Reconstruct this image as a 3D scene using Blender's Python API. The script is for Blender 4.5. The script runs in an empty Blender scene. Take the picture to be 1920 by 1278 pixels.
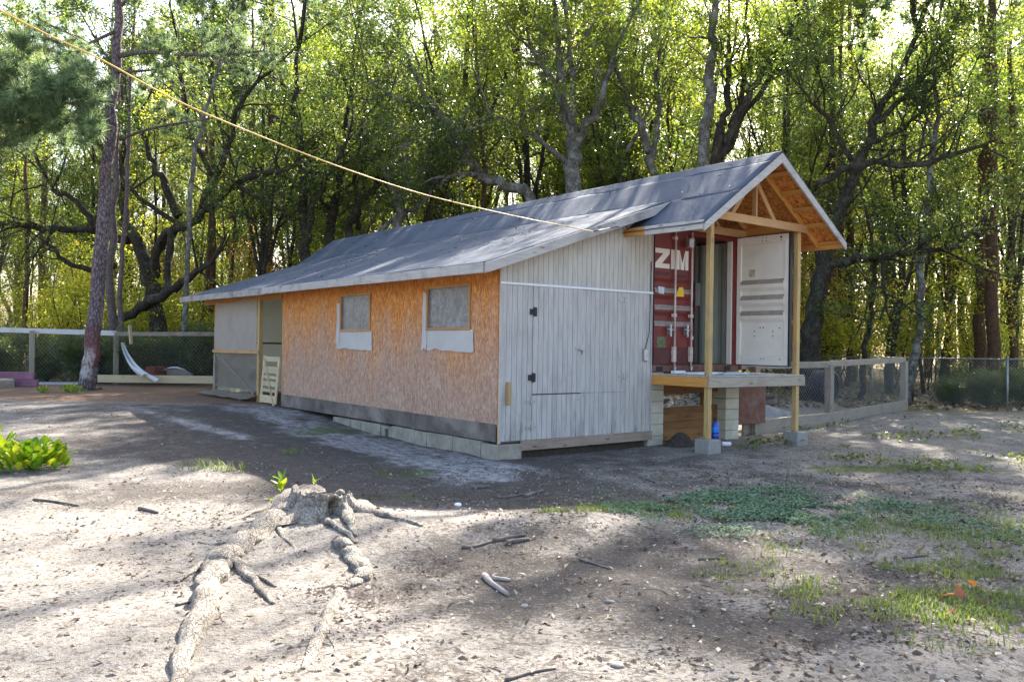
import bpy, math, random
import numpy as np
from mathutils import Vector, Matrix

random.seed(7)
RS = np.random.RandomState(11)
SC = bpy.context.scene
COL = SC.collection
R = math.radians

# ------------------------------------------------------------------ camera, sky, sun, exposure
CAM = np.array([-7.715, -10.436, 1.719])
FWD = np.array([0.6059, 0.7955, 0.0042]); FWD /= np.linalg.norm(FWD)
RIGHT = np.array([0.7957, -0.6060, 0.0141]); RIGHT -= FWD * (RIGHT @ FWD); RIGHT /= np.linalg.norm(RIGHT)
UP = np.cross(RIGHT, FWD)
FOC = 1606.0
cd = bpy.data.cameras.new('camera')
cam = bpy.data.objects.new('camera', cd); COL.objects.link(cam)
cd.sensor_fit = 'HORIZONTAL'; cd.sensor_width = 36.0; cd.lens = FOC / 1920.0 * 36.0
cd.clip_start = 0.05; cd.clip_end = 2000
M = Matrix.Identity(4)
for i in range(3):
    M[i][0] = RIGHT[i]; M[i][1] = UP[i]; M[i][2] = -FWD[i]; M[i][3] = CAM[i]
cam.matrix_world = M
SC.camera = cam

SUN_AZ, SUN_EL = R(35), R(38)          # azimuth measured from +X towards +Y
w = bpy.data.worlds.new('World'); SC.world = w; w.use_nodes = True
nt = w.node_tree; nt.nodes.clear()
sk = nt.nodes.new('ShaderNodeTexSky'); sk.sky_type = 'NISHITA'; sk.sun_disc = False
sk.sun_elevation = SUN_EL; sk.sun_rotation = R(90) - SUN_AZ
sk.air_density = 1.0; sk.dust_density = 3.0; sk.ozone_density = 0.4
bg = nt.nodes.new('ShaderNodeBackground'); bg.inputs[1].default_value = 0.11
ow = nt.nodes.new('ShaderNodeOutputWorld')
nt.links.new(sk.outputs[0], bg.inputs[0]); nt.links.new(bg.outputs[0], ow.inputs[0])
sd = bpy.data.lights.new('sun', 'SUN'); sd.energy = 5.0; sd.angle = R(0.45); sd.color = (1.0, 0.93, 0.82)
so = bpy.data.objects.new('sun', sd); COL.objects.link(so)
sdir = Vector((math.cos(SUN_AZ) * math.cos(SUN_EL), math.sin(SUN_AZ) * math.cos(SUN_EL), math.sin(SUN_EL)))
so.rotation_euler = sdir.to_track_quat('Z', 'Y').to_euler(); so.location = sdir * 60
SC.view_settings.view_transform = 'Standard'; SC.view_settings.look = 'None'
SC.view_settings.exposure = 2.28; SC.view_settings.gamma = 1.0
SC.render.engine = 'CYCLES'
SC.cycles.max_bounces = 8; SC.cycles.diffuse_bounces = 4; SC.cycles.transmission_bounces = 6
SC.cycles.use_denoising = True

def at(px, py, d):
    """world point seen in the 1920 wide photograph at (px, py), d metres deep"""
    return CAM + d * (FWD + RIGHT * (px - 960) / FOC - UP * (py - 639) / FOC)

# ------------------------------------------------------------------ numpy noise
_T = np.random.RandomState(5).rand(256, 256)
def vn(x, y, s=0):
    x = np.asarray(x, float) + s * 17.3; y = np.asarray(y, float) + s * 9.7
    ix = np.floor(x).astype(int); iy = np.floor(y).astype(int)
    fx = x - ix; fy = y - iy
    fx = fx * fx * (3 - 2 * fx); fy = fy * fy * (3 - 2 * fy)
    a = _T[ix % 256, iy % 256]; b = _T[(ix + 1) % 256, iy % 256]
    c = _T[ix % 256, (iy + 1) % 256]; d = _T[(ix + 1) % 256, (iy + 1) % 256]
    return (a * (1 - fx) + b * fx) * (1 - fy) + (c * (1 - fx) + d * fx) * fy
def fbm(x, y, s=0, o=4):
    t = 0; a = .5; f = 1.0
    for k in range(o):
        t = t + a * vn(np.asarray(x) * f, np.asarray(y) * f, s + k * 3); a *= .5; f *= 2.03
    return t / (1 - .5 ** o)
def ss(a, b, x):
    t = np.clip((np.asarray(x, float) - a) / (b - a), 0, 1)
    return t * t * (3 - 2 * t)
def uv_of(x, y):
    dx = np.asarray(x, float) - CAM[0]; dy = np.asarray(y, float) - CAM[1]
    return .7957 * dx - .6060 * dy, .6059 * dx + .7955 * dy
def ground_h(x, y):
    x = np.asarray(x, float); y = np.asarray(y, float)
    u, v = uv_of(x, y)
    h = .27 * ss(1.5, 9, y - .25 * np.maximum(x, 0)) * ss(7, 2, x)
    h = h + .05 * (fbm(x * .5, y * .5, 1) - .5) + .05 * (fbm(x * 1.7, y * 1.7, 4, 3) - .5) * ss(20, 12, v)
    h = h + .012 * (fbm(x * 6, y * 6, 8, 3) - .5) * ss(16, 9, v)
    h = h + .17 * np.exp(-(((x + 4.3) / .95) ** 2 + ((y + 3.15) / .9) ** 2))       # soil heaped round the stump
    h = h + .10 * np.exp(-((u - .75) / .8) ** 2 - ((v - 8.3) / .55) ** 2)            # low rise in the middle
    h = h + .06 * np.exp(-((u + .2) / .9) ** 2 - ((v - 7.9) / .5) ** 2)
    h = h - .07 * np.exp(-((u + .6) / 1.6) ** 2 - ((v - 10.2) / 1.1) ** 2)
    h = h - .04 * ss(2, 0, np.abs(x - 1.6)) * ss(.9, .1, np.abs(y + .45))
    h = h + .10 * ss(8, 14, x) * ss(30, 20, v) - .05
    return h + .03
def gz(x, y): return float(ground_h(x, y))
def gat(px, py, it=8):
    """ground point under a photograph position"""
    d = FWD + RIGHT * (px - 960) / FOC - UP * (py - 639) / FOC
    t = (0 - CAM[2]) / d[2]
    for _ in range(it):
        p = CAM + t * d; t = (gz(p[0], p[1]) - CAM[2]) / d[2]
    p = CAM + t * d
    return np.array([p[0], p[1], gz(p[0], p[1])])

# ------------------------------------------------------------------ mesh helpers
class MB:
    def __init__(s): s.v = []; s.f = []; s.n = 0
    def add(s, vs, fs):
        b = s.n; s.v.extend([tuple(map(float, p)) for p in vs]); s.n += len(vs)
        s.f.extend([tuple(i + b for i in f) for f in fs]); return b
    def box(s, x0, x1, y0, y1, z0, z1):
        s.add([(x0,y0,z0),(x1,y0,z0),(x1,y1,z0),(x0,y1,z0),(x0,y0,z1),(x1,y0,z1),(x1,y1,z1),(x0,y1,z1)],
              [(0,3,2,1),(4,5,6,7),(0,1,5,4),(1,2,6,5),(2,3,7,6),(3,0,4,7)])
    def ext(s, prof, a0, a1, axis='Y'):
        """profile of 2-D points extruded along an axis"""
        n = len(prof); vs = []
        for a in (a0, a1):
            for p, q in prof:
                vs.append((p, a, q) if axis == 'Y' else (a, p, q) if axis == 'X' else (p, q, a))
        fs = [(i, (i+1) % n, n + (i+1) % n, n + i) for i in range(n)]
        fs += [tuple(range(n-1, -1, -1)), tuple(range(n, 2*n))]
        s.add(vs, fs)
    def tube(s, pts, rad, n=6, cap=True, wob=0.0, rng=None):
        pts = np.asarray(pts, float); k = len(pts)
        rad = np.broadcast_to(np.asarray(rad, float), (k,))
        tg = np.gradient(pts, axis=0); tg /= (np.linalg.norm(tg, axis=1)[:, None] + 1e-9)
        ref = np.array([0, 0, 1.0]) if abs(tg[:, 2]).mean() < .85 else np.array([1.0, 0, 0])
        a = np.cross(tg, ref); a /= (np.linalg.norm(a, axis=1)[:, None] + 1e-9); b = np.cross(tg, a)
        th = np.arange(n) * 2 * math.pi / n
        r = rad[:, None] * np.ones(n)
        if wob: r = r * (1 + wob * ((rng or RS).rand(k, n) - .5) * 2)
        P = pts[:, None, :] + (a[:, None, :] * np.cos(th)[None, :, None] + b[:, None, :] * np.sin(th)[None, :, None]) * r[:, :, None]
        fs = []
        for i in range(k-1):
            for j in range(n):
                j2 = (j+1) % n
                fs.append((i*n+j, i*n+j2, (i+1)*n+j2, (i+1)*n+j))
        if cap: fs += [tuple(range(n-1, -1, -1)), tuple((k-1)*n + j for j in range(n))]
        s.add(P.reshape(-1, 3), fs)
    def lathe(s, prof, n=16, c=(0,0,0)):
        k = len(prof); vs = []
        for r, z in prof:
            for j in range(n):
                t = 2*math.pi*j/n; vs.append((c[0]+r*math.cos(t), c[1]+r*math.sin(t), c[2]+z))
        fs = [(i*n+j, i*n+(j+1)%n, (i+1)*n+(j+1)%n, (i+1)*n+j) for i in range(k-1) for j in range(n)]
        fs += [tuple(range(n-1,-1,-1)), tuple((k-1)*n+j for j in range(n))]
        s.add(vs, fs)
    def grid(s, fn, nu, nv):
        vs = [fn(i/nu, j/nv) for j in range(nv+1) for i in range(nu+1)]
        fs = [(j*(nu+1)+i, j*(nu+1)+i+1, (j+1)*(nu+1)+i+1, (j+1)*(nu+1)+i) for j in range(nv) for i in range(nu)]
        s.add(vs, fs)
    def mesh(s, name):
        me = bpy.data.meshes.new(name); me.from_pydata(s.v, [], s.f); me.update(); return me

WM = {}
def link(o, parent, world=Matrix.Identity(4)):
    COL.objects.link(o)
    if parent is not None:
        o.parent = parent; o.matrix_basis = WM[parent.name].inverted() @ world
    else: o.matrix_basis = world
    WM[o.name] = world.copy()
    return o
def obj(name, mb, mat, parent=None, smooth=False, bev=0, world=None):
    me = mb.mesh(name) if isinstance(mb, MB) else mb
    if mat is not None and not me.materials: me.materials.append(mat)
    if smooth: me.polygons.foreach_set('use_smooth', [True]*len(me.polygons))
    o = bpy.data.objects.new(name, me)
    link(o, parent, world if world is not None else Matrix.Identity(4))
    if bev:
        m = o.modifiers.new('bevel', 'BEVEL'); m.width = bev; m.segments = 1; m.limit_method = 'ANGLE'
    return o
def tag(o, label=None, cat=None, group=None, kind=None):
    if label: o['label'] = label
    if cat: o['category'] = cat
    if group: o['group'] = group
    if kind: o['kind'] = kind
    return o
def thing(name, label, cat, loc=(0,0,0), group=None, rz=0):
    o = bpy.data.objects.new(name, None); o.empty_display_size = .2
    link(o, None, Matrix.Translation(Vector([float(c) for c in loc])) @ Matrix.Rotation(rz, 4, 'Z'))
    return tag(o, label, cat, group)
def copy_tree(src, world, label=None, group=None):
    def rec(o, par):
        c = o.copy(); COL.objects.link(c); c.parent = par; WM[c.name] = Matrix.Identity(4)
        for ch in list(o.children): rec(ch, c)
        return c
    r = rec(src, None); r.matrix_basis = world; WM[r.name] = world.copy()
    if label: r['label'] = label
    if group: r['group'] = group
    return r
def frame(p0, p1, up=(0,0,1)):
    p0 = Vector([float(c) for c in p0]); p1 = Vector([float(c) for c in p1]); x = (p1-p0).normalized(); z = Vector(up)
    if abs(x.dot(z)) > .98: z = Vector((0,-1,0))
    y = z.cross(x).normalized(); z = x.cross(y)
    m = Matrix.Identity(4)
    for i in range(3): m[i][0]=x[i]; m[i][1]=y[i]; m[i][2]=z[i]; m[i][3]=(p0[i]+p1[i])/2
    return m, (p1-p0).length
def beam(name, mat, p0, p1, wd, ht, parent, up=(0,0,1), bev=.004, jit=.0015):
    """a length of timber: local X runs along the grain"""
    m, L = frame(p0, p1, up); mb = MB(); k = max(2, int(L/1.2)+1)
    vs = []; fs = []
    for i in range(k+1):
        x = -L/2 + L*i/k; j = lambda: random.uniform(-jit, jit); oy, oz = j(), j()
        vs += [(x,-wd/2+oy,-ht/2+oz),(x,wd/2+oy,-ht/2+oz),(x,wd/2+oy,ht/2+oz),(x,-wd/2+oy,ht/2+oz)]
    for i in range(k):
        for q in range(4): fs.append((i*4+q, (i+1)*4+q, (i+1)*4+(q+1)%4, i*4+(q+1)%4))
    fs += [(0,1,2,3),(k*4+3,k*4+2,k*4+1,k*4)]
    mb.add(vs, fs)
    return obj(name, mb, mat, parent, bev=bev, world=m)

# ------------------------------------------------------------------ material helpers
class NT:
    def __init__(s, name):
        s.m = bpy.data.materials.new(name); s.m.use_nodes = True; s.t = s.m.node_tree; s.t.nodes.clear()
        s.out = s.t.nodes.new('ShaderNodeOutputMaterial')
    def n(s, ty, ins=None, **at_):
        nd = s.t.nodes.new('ShaderNode' + ty)
        for k, v in at_.items(): setattr(nd, k, v)
        for k, v in (ins or {}).items():
            if isinstance(v, bpy.types.NodeSocket): s.t.links.new(v, nd.inputs[k])
            elif v is not None: nd.inputs[k].default_value = v
        return nd
    def co(s, which='Object', scale=None, loc=None):
        o = s.n('TexCoord').outputs[which]
        if scale is not None or loc is not None:
            o = s.n('Mapping', {'Vector': o, 'Scale': scale or (1,1,1), 'Location': loc or (0,0,0)}).outputs[0]
        return o
    def noise(s, vec, sc, det=4, ro=.55, dist=0): return s.n('TexNoise', {'Vector': vec, 'Scale': sc, 'Detail': det, 'Roughness': ro, 'Distortion': dist}).outputs[0]
    def ramp(s, fac, stops, interp='LINEAR'):
        nd = s.n('ValToRGB', {'Fac': fac}); cr = nd.color_ramp; cr.interpolation = interp
        while len(cr.elements) < len(stops): cr.elements.new(.5)
        for e, (p, c) in zip(cr.elements, stops):
            e.position = p; e.color = (c, c, c, 1) if isinstance(c, (int, float)) else (*c, 1)
        return nd.outputs[0]
    def mix(s, fac, a, b, mode='MIX'):
        nd = s.n('Mix', data_type='RGBA', blend_type=mode)
        for k, v in ((0, fac), (6, a), (7, b)):
            if isinstance(v, bpy.types.NodeSocket): s.t.links.new(v, nd.inputs[k])
            elif k == 0: nd.inputs[0].default_value = v
            else: nd.inputs[k].default_value = (*v, 1) if len(v) == 3 else v
        return nd.outputs[2]
    def math(s, op, a, b=0.5, clamp=False):
        nd = s.n('Math', operation=op, use_clamp=clamp)
        for k, v in ((0, a), (1, b)):
            if isinstance(v, bpy.types.NodeSocket): s.t.links.new(v, nd.inputs[k])
            else: nd.inputs[k].default_value = v
        return nd.outputs[0]
    def rnd(s): return s.n('ObjectInfo').outputs['Random']
    def bump(s, h, st=.5, d=.01, nrm=None): return s.n('Bump', {'Height': h, 'Strength': st, 'Distance': d, 'Normal': nrm}).outputs[0]
    def pr(s, col, rough=.8, bump=None, metal=0.0, spec=.3, **kw):
        ins = {'Base Color': col if isinstance(col, bpy.types.NodeSocket) else (*col, 1), 'Roughness': rough, 'Metallic': metal, 'Specular IOR Level': spec}
        if bump is not None: ins['Normal'] = bump
        ins.update(kw)
        return s.n('BsdfPrincipled', ins).outputs[0]
    def done(s, sh): s.t.links.new(sh, s.out.inputs[0]); return s.m

def wood(name, dark, light, stain=(.12,.11,.10), st=.25, rough=.75, vary=.25, knots=True):
    a = NT(name); rn = a.rnd()
    off = a.n('CombineXYZ', {'X': a.math('MULTIPLY', rn, 37.0), 'Y': a.math('MULTIPLY', rn, 91.0), 'Z': 0.0}).outputs[0]
    c = a.n('VectorMath', {0: a.co(), 1: off}, operation='ADD').outputs[0]
    g1 = a.noise(a.n('Mapping', {'Vector': c, 'Scale': (1.2, 28, 28)}).outputs[0], 2.0, 5, .6, .6)
    g2 = a.noise(a.n('Mapping', {'Vector': c, 'Scale': (4, 120, 120)}).outputs[0], 1.5, 3)
    bl = a.noise(c, 2.2, 5, .62)
    col = a.ramp(a.math('ADD', a.math('MULTIPLY', g1, .7), a.math('MULTIPLY', g2, .3)), [(.32, dark), (.66, light)])
    col = a.mix(a.math('MULTIPLY', a.ramp(bl, [(.48, 0), (.72, 1)]), st), col, stain)
    if knots:
        k = a.n('TexVoronoi', {'Vector': a.n('Mapping', {'Vector': c, 'Scale': (2.3, 9, 9)}).outputs[0], 'Scale': 1.0}).outputs[0]
        col = a.mix(a.ramp(k, [(.07, .8), (.16, 0)]), col, tuple(x*.35 for x in dark))
    col = a.mix(1.0, col, a.ramp(rn, [(0, 1-vary), (1, 1.0)]), 'MULTIPLY')
    return a.done(a.pr(col, rough, a.bump(a.math('ADD', g1, g2), .35, .004)))

def plain(name, c, rough=.6, metal=0.0, var=.12, sc=6.0, bump=.15, spec=.35, dirt=None, dst=.4):
    a = NT(name); o = a.co()
    n1 = a.noise(o, sc, 6, .62); n2 = a.noise(o, sc*14, 3)
    lo = tuple(x*(1-var) for x in c); hi = tuple(min(1, x*(1+var)) for x in c)
    col = a.ramp(n1, [(.3, lo), (.7, hi)])
    if dirt: col = a.mix(a.math('MULTIPLY', a.ramp(a.noise(o, sc*.6, 7, .7, .4), [(.5, 0), (.68, 1)]), dst), col, dirt)
    return a.done(a.pr(col, rough, a.bump(a.math('ADD', n1, n2), bump, .004), metal, spec))

def osb_mat(name, cols, scale=(9, 44, 11), dust=True):
    a = NT(name); o = a.co()
    wob = a.n('VectorMath', {0: o, 1: a.n('VectorMath', {0: a.n('TexNoise', {'Vector': o, 'Scale': 9.0, 'Detail': 3.0}).outputs[1], 'Scale': .09}, operation='SCALE').outputs[0]}, operation='ADD').outputs[0]
    v1 = a.n('TexVoronoi', {'Vector': a.n('Mapping', {'Vector': wob, 'Scale': scale}).outputs[0], 'Scale': 1.0, 'Randomness': 1.0})
    v2 = a.n('TexVoronoi', {'Vector': a.n('Mapping', {'Vector': wob, 'Scale': tuple(x*2.1 for x in scale), 'Rotation': (.5, .4, .3)}).outputs[0], 'Scale': 1.0})
    f1 = a.n('SeparateColor', {'Color': v1.outputs[1]}).outputs[0]; f2 = a.n('SeparateColor', {'Color': v2.outputs[1]}).outputs[1]
    f = a.math('ADD', a.math('MULTIPLY', f1, .5), a.math('MULTIPLY', f2, .5))
    col = a.ramp(f, [(.12, cols[0]), (.5, cols[1]), (.88, cols[2])])
    z = a.n('SeparateXYZ', {'Vector': o}).outputs[2]
    if dust:   # sheltered under the eaves it keeps its colour; lower down it has greyed
        wz = a.math('ADD', z, a.math('MULTIPLY', a.math('SUBTRACT', a.noise(a.co(scale=(1, 1.2, .5)), 1.0, 5, .65), .5), 2.6))
        g = a.ramp(a.math('MULTIPLY', wz, .333), [(.18, .9), (.42, .78), (.64, .42), (.84, .0)])
        grey = a.ramp(f, [(.1, (.29,.175,.13)), (.9, (.56,.405,.325))])
        col = a.mix(g, col, grey)
        st = a.ramp(a.noise(a.co(scale=(1, 7, .35)), 1.0, 4, .6), [(.52, 0), (.72, .55)])
        col = a.mix(a.math('MULTIPLY', st, a.ramp(z, [(.0, 1), (.75, .25)])), col, (.46,.38,.34))
    h = a.math('ADD', f, a.math('MULTIPLY', v1.outputs[0], .8))
    return a.done(a.pr(col, .72, a.bump(h, .5, .006)))

def leaf_mat(name, stops, trans, tfac=.45, rough=.45, spec=.45):
    a = NT(name)
    r = a.n('Attribute', attribute_name='rnd').outputs['Fac']
    col = a.ramp(r, stops)
    tc = a.ramp(r, trans)
    p = a.pr(col, rough, spec=spec)
    t = a.n('BsdfTranslucent', {'Color': tc}).outputs[0]
    return a.done(a.n('MixShader', {0: tfac, 1: p, 2: t}).outputs[0])

def bark_mat(name, dark, light, sc=(14, 14, 2.2), lichen=None, lf=.5):
    a = NT(name); o = a.co(); m = a.n('Mapping', {'Vector': o, 'Scale': sc}).outputs[0]
    n1 = a.noise(m, 1.0, 6, .65, .5)
    v = a.n('TexVoronoi', {'Vector': a.n('Mapping', {'Vector': o, 'Scale': (sc[0]*1.3, sc[1]*1.3, sc[2]*2)}).outputs[0], 'Scale': 1.0}, feature='DISTANCE_TO_EDGE').outputs[0]
    f = a.math('MULTIPLY', n1, a.ramp(v, [(0, .45), (.25, 1)]))
    col = a.ramp(f, [(.15, dark), (.6, light)])
    if lichen: col = a.mix(a.math('MULTIPLY', a.ramp(a.noise(o, 2.6, 6, .7), [(.50, 0), (.60, 1)]), lf), col, lichen)
    return a.done(a.pr(col, .9, a.bump(f, .9, .03), spec=.2))

MT = {}
MT['post'] = wood('yellow_treated_timber', (.42,.27,.10), (.62,.44,.20), (.22,.20,.17), .35, vary=.15)
MT['orange'] = wood('orange_fresh_timber', (.52,.22,.045), (.70,.36,.10), (.25,.12,.05), .2, vary=.2)
MT['truss'] = wood('brown_sheltered_timber', (.42,.215,.08), (.60,.35,.16), (.24,.20,.17), .4, vary=.2)
MT['weather'] = wood('weathered_grey_timber', (.36,.325,.30), (.58,.535,.50), (.12,.10,.09), .55, vary=.15)
MT['stained'] = wood('streaked_grey_timber', (.22,.195,.18), (.50,.46,.43), (.06,.055,.05), .8, vary=.15)
MT['deckrim'] = wood('tan_weathered_timber', (.30,.25,.19), (.47,.41,.33), (.16,.13,.11), .4, vary=.15)
MT['sillwood'] = wood('brown_grey_sill_timber', (.25,.185,.14), (.42,.33,.26), (.13,.10,.08), .5)
MT['oldrail'] = wood('old_fence_timber', (.24,.20,.16), (.42,.36,.29), (.14,.12,.10), .5)
MT['palerail'] = wood('pale_fence_timber', (.46,.46,.47), (.64,.63,.63), (.28,.27,.27), .4)
MT['brownplank'] = wood('brown_stained_plank', (.22,.10,.035), (.36,.18,.07), (.10,.06,.04), .4, vary=.3)
MT['palewood'] = wood('pale_pallet_wood', (.52,.40,.24), (.70,.58,.38), (.36,.30,.22), .2)
MT['skirt'] = plain('weathered_dark_plywood', (.14,.115,.10), .85, var=.45, sc=2.2, dirt=(.36,.31,.27), dst=.6)
MT['osb'] = osb_mat('strand_board', [(.37,.115,.02), (.60,.22,.042), (.80,.37,.10)])
MT['osbroof'] = osb_mat('roof_strand_board', [(.34,.10,.018), (.56,.20,.04), (.74,.33,.09)], (14, 20, 14), dust=False)
MT['block'] = plain('concrete_block_face', (.31,.275,.225), .92, var=.25, sc=5, bump=.6, dirt=(.15,.14,.12), dst=.6)
MT['footing'] = plain('concrete_footing_face', (.29,.275,.26), .92, var=.2, sc=9, bump=.5, dirt=(.2,.19,.18), dst=.4)
MT['pier'] = plain('painted_block_face', (.54,.50,.41), .8, var=.10, sc=4, bump=.35, dirt=(.30,.28,.22), dst=.35)
MT['red'] = plain('faded_red_paint', (.17,.022,.018), .5, var=.22, sc=4, dirt=(.12,.045,.04), dst=.55)
MT['darkred'] = plain('dark_red_paint', (.085,.018,.018), .55, var=.3, sc=6, dirt=(.09,.05,.04), dst=.6)
MT['redover'] = plain('overpainted_patch', (.085,.016,.02), .55, var=.2)
MT['dustband'] = plain('dusty_grey_ledge', (.30,.25,.22), .85, var=.25, sc=10)
MT['brownledge'] = plain('brown_ledge', (.36,.29,.235), .85, var=.25, sc=7)
MT['rod'] = plain('cream_rod_paint', (.58,.47,.41), .5, var=.15, sc=8, dirt=(.28,.13,.09), dst=.5)
MT['letter'] = plain('cream_letter_paint', (.74,.66,.58), .6, var=.06)
MT['white'] = plain('off_white_door_paint', (.82,.75,.66), .5, var=.06, sc=3, dirt=(.50,.42,.34), dst=.22)
MT['inner'] = plain('inner_wall_paint', (.37,.38,.32), .6, var=.12, sc=4, dirt=(.28,.27,.20), dst=.4)
MT['steel'] = plain('galvanised_steel', (.42,.42,.42), .4, .8, var=.2, sc=20)
MT['black'] = plain('black_rubber', (.02,.02,.022), .5, var=.2)
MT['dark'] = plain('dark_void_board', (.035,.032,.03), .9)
MT['greenplate'] = plain('faded_green_plate', (.11,.13,.06), .6, var=.4, sc=18)
MT['yellow'] = plain('yellow_decal', (.75,.47,.02), .5, var=.08)
MT['paper'] = plain('pale_blue_label', (.52,.60,.64), .6, var=.2, sc=30)
MT['whiteboard'] = plain('white_sheet', (.78,.79,.80), .6, var=.05)
MT['purple'] = plain('purple_painted_board', (.24,.11,.16), .8, var=.35, sc=3, dirt=(.26,.22,.22), dst=.5)
MT['tarpw'] = plain('white_tarpaulin', (.62,.63,.66), .6, var=.12, sc=3)
MT['cord'] = plain('yellow_cord', (.62,.38,.07), .5, var=.15)
MT['wire'] = plain('galvanised_wire', (.36,.37,.36), .45, .6, var=.1)
MT['rubberhose'] = plain('black_plastic_pipe', (.03,.03,.035), .45, var=.2)
MT['jug'] = plain('blue_plastic', (.012,.06,.36), .25, var=.15, spec=.5)
MT['sill'] = plain('floor_sill', (.16,.07,.05), .75, var=.3, dirt=(.22,.19,.17), dst=.5)

def siding_mat():
    a = NT('grey_siding_paint'); o = a.co()
    rn = a.rnd()
    off = a.n('CombineXYZ', {'X': a.math('MULTIPLY', rn, 50.0), 'Y': 0.0, 'Z': 0.0}).outputs[0]
    c = a.n('VectorMath', {0: o, 1: off}, operation='ADD').outputs[0]
    g = a.noise(a.n('Mapping', {'Vector': c, 'Scale': (1.5, 45, 45)}).outputs[0], 1.5, 5, .65, .5)
    b = a.noise(a.co(), 1.1, 6, .65); w_ = a.n('NewGeometry').outputs['Position']
    z = a.n('SeparateXYZ', {'Vector': w_}).outputs[2]
    col = a.ramp(g, [(.28, (.43,.40,.385)), (.68, (.58,.545,.515))])
    warm = a.ramp(a.math('MULTIPLY', z, .25), [(.64, 0), (.72, 1)])
    col = a.mix(a.math('MULTIPLY', warm, .8), col, a.ramp(g, [(.28, (.47,.43,.37)), (.68, (.62,.575,.50))]))
    d = a.noise(a.n('Mapping', {'Vector': w_, 'Scale': (6, 1, 1.1)}).outputs[0], 1.3, 6, .7)
    dm = a.math('MULTIPLY', a.ramp(d, [(.46, 0), (.70, 1)]), a.ramp(a.math('MULTIPLY', z, .3), [(.05, .95), (.25, .5), (.9, .42)]))
    col = a.mix(dm, col, (.20,.185,.17))
    col = a.mix(1.0, col, a.ramp(rn, [(0, .94), (1, 1.0)]), 'MULTIPLY')
    return a.done(a.pr(col, .7, a.bump(g, .4, .004)))
MT['siding'] = siding_mat()

def roof_mat():
    a = NT('mineral_roll_roofing'); o = a.co()
    n1 = a.noise(o, 1.2, 6, .6); n2 = a.noise(o, 160, 2); n3 = a.noise(a.co(scale=(.6, 5, .6)), 1.0, 4)
    col = a.ramp(n1, [(.3, (.066,.084,.125)), (.7, (.112,.134,.175))])
    col = a.mix(.5, col, a.ramp(n2, [(.35, .45), (.65, 1.0)]), 'MULTIPLY')
    col = a.mix(a.ramp(n3, [(.5, 0), (.8, .35)]), col, (.11,.12,.14))
    return a.done(a.pr(col, .8, a.bump(a.math('ADD', n2, a.math('MULTIPLY', a.noise(o, 9, 4), 2.0)), .5, .008), spec=.12))
MT['roof'] = roof_mat()

def cloth(name, col, tr, tf=.4, al=None):
    a = NT(name); o = a.co()
    n1 = a.noise(o, 1.6, 6, .6, .5); wv = a.noise(o, 260, 1)
    c = a.ramp(n1, [(.3, tuple(x*.82 for x in col)), (.7, col)])
    p = a.pr(c, .8, a.bump(a.math('ADD', a.math('MULTIPLY', n1, 2), wv), .4, .01))
    t = a.n('BsdfTranslucent', {'Color': (*tr, 1)}).outputs[0]
    return a.done(a.n('MixShader', {0: tf, 1: p, 2: t}).outputs[0])
MT['tarp'] = cloth('beige_tarp_cloth', (.66,.58,.51), (.5,.42,.33))
MT['tarp2'] = cloth('cream_tarp_cloth', (.74,.73,.62), (.85,.83,.66), .6)
MT['mesh2'] = cloth('dusty_shade_cloth', (.46,.40,.33), (.6,.52,.4), .5)
def plastic():
    a = NT('wrinkled_plastic_film'); o = a.co()
    n = a.noise(a.co(scale=(1, 2, 1.2)), 2.2, 6, .6, 1.8)
    v = a.n('TexVoronoi', {'Vector': o, 'Scale': 3.2}, feature='DISTANCE_TO_EDGE').outputs[0]
    cr = a.ramp(n, [(.46, 0), (.5, 1), (.54, 0)])
    b = a.bump(a.math('ADD', n, a.math('MULTIPLY', v, .6)), .4, .03)
    col = a.ramp(n, [(.3, (.11,.11,.125)), (.7, (.15,.15,.165))])
    col = a.mix(a.math('MULTIPLY', cr, .30), col, (.5,.5,.52))
    return a.done(a.pr(col, .28, b, spec=.6))
MT['film'] = plastic()
MT['flap'] = cloth('milky_plastic_flap', (.76,.72,.69), (.5,.45,.42), .25)

MT['leafdark'] = leaf_mat('oak_leaf', [(0,(.012,.022,.012)), (.5,(.028,.048,.02)), (1,(.06,.085,.025))], [(0,(.05,.11,.02)), (.6,(.20,.30,.04)), (1,(.62,.64,.08))], .46, .38, .6)
MT['leafgreen'] = leaf_mat('green_leaf', [(0,(.022,.04,.012)), (.5,(.045,.07,.016)), (1,(.10,.11,.025))], [(0,(.10,.19,.025)), (.55,(.34,.45,.045)), (1,(.80,.74,.09))], .54)
MT['leafyellow'] = leaf_mat('yellow_green_leaf', [(0,(.04,.06,.012)), (.6,(.08,.10,.016)), (1,(.17,.12,.025))], [(0,(.34,.46,.04)), (.7,(.80,.78,.08)), (1,(.90,.66,.10))], .64)
MT['leafrust'] = leaf_mat('rust_leaf', [(0,(.10,.05,.02)), (1,(.20,.11,.04))], [(0,(.50,.26,.06)), (1,(.68,.46,.10))], .55)
MT['needle'] = leaf_mat('pine_needle', [(0,(.06,.11,.05)), (1,(.22,.30,.15))], [(0,(.16,.26,.09)), (1,(.42,.52,.24))], .45, .4)
MT['shrub'] = leaf_mat('shrub_leaf', [(0,(.025,.045,.025)), (.6,(.06,.09,.045)), (1,(.12,.15,.06))], [(0,(.10,.17,.03)), (1,(.40,.45,.08))], .45, .35, .6)
MT['sprout'] = leaf_mat('bright_lime_leaf', [(0,(.09,.20,.008)), (.6,(.22,.34,.012)), (1,(.40,.42,.02))], [(0,(.20,.42,.01)), (1,(.60,.66,.03))], .4, .4)
MT['grass'] = leaf_mat('grass_blade', [(0,(.06,.11,.02)), (1,(.20,.24,.06))], [(0,(.14,.25,.03)), (1,(.36,.40,.08))], .35)
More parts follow.
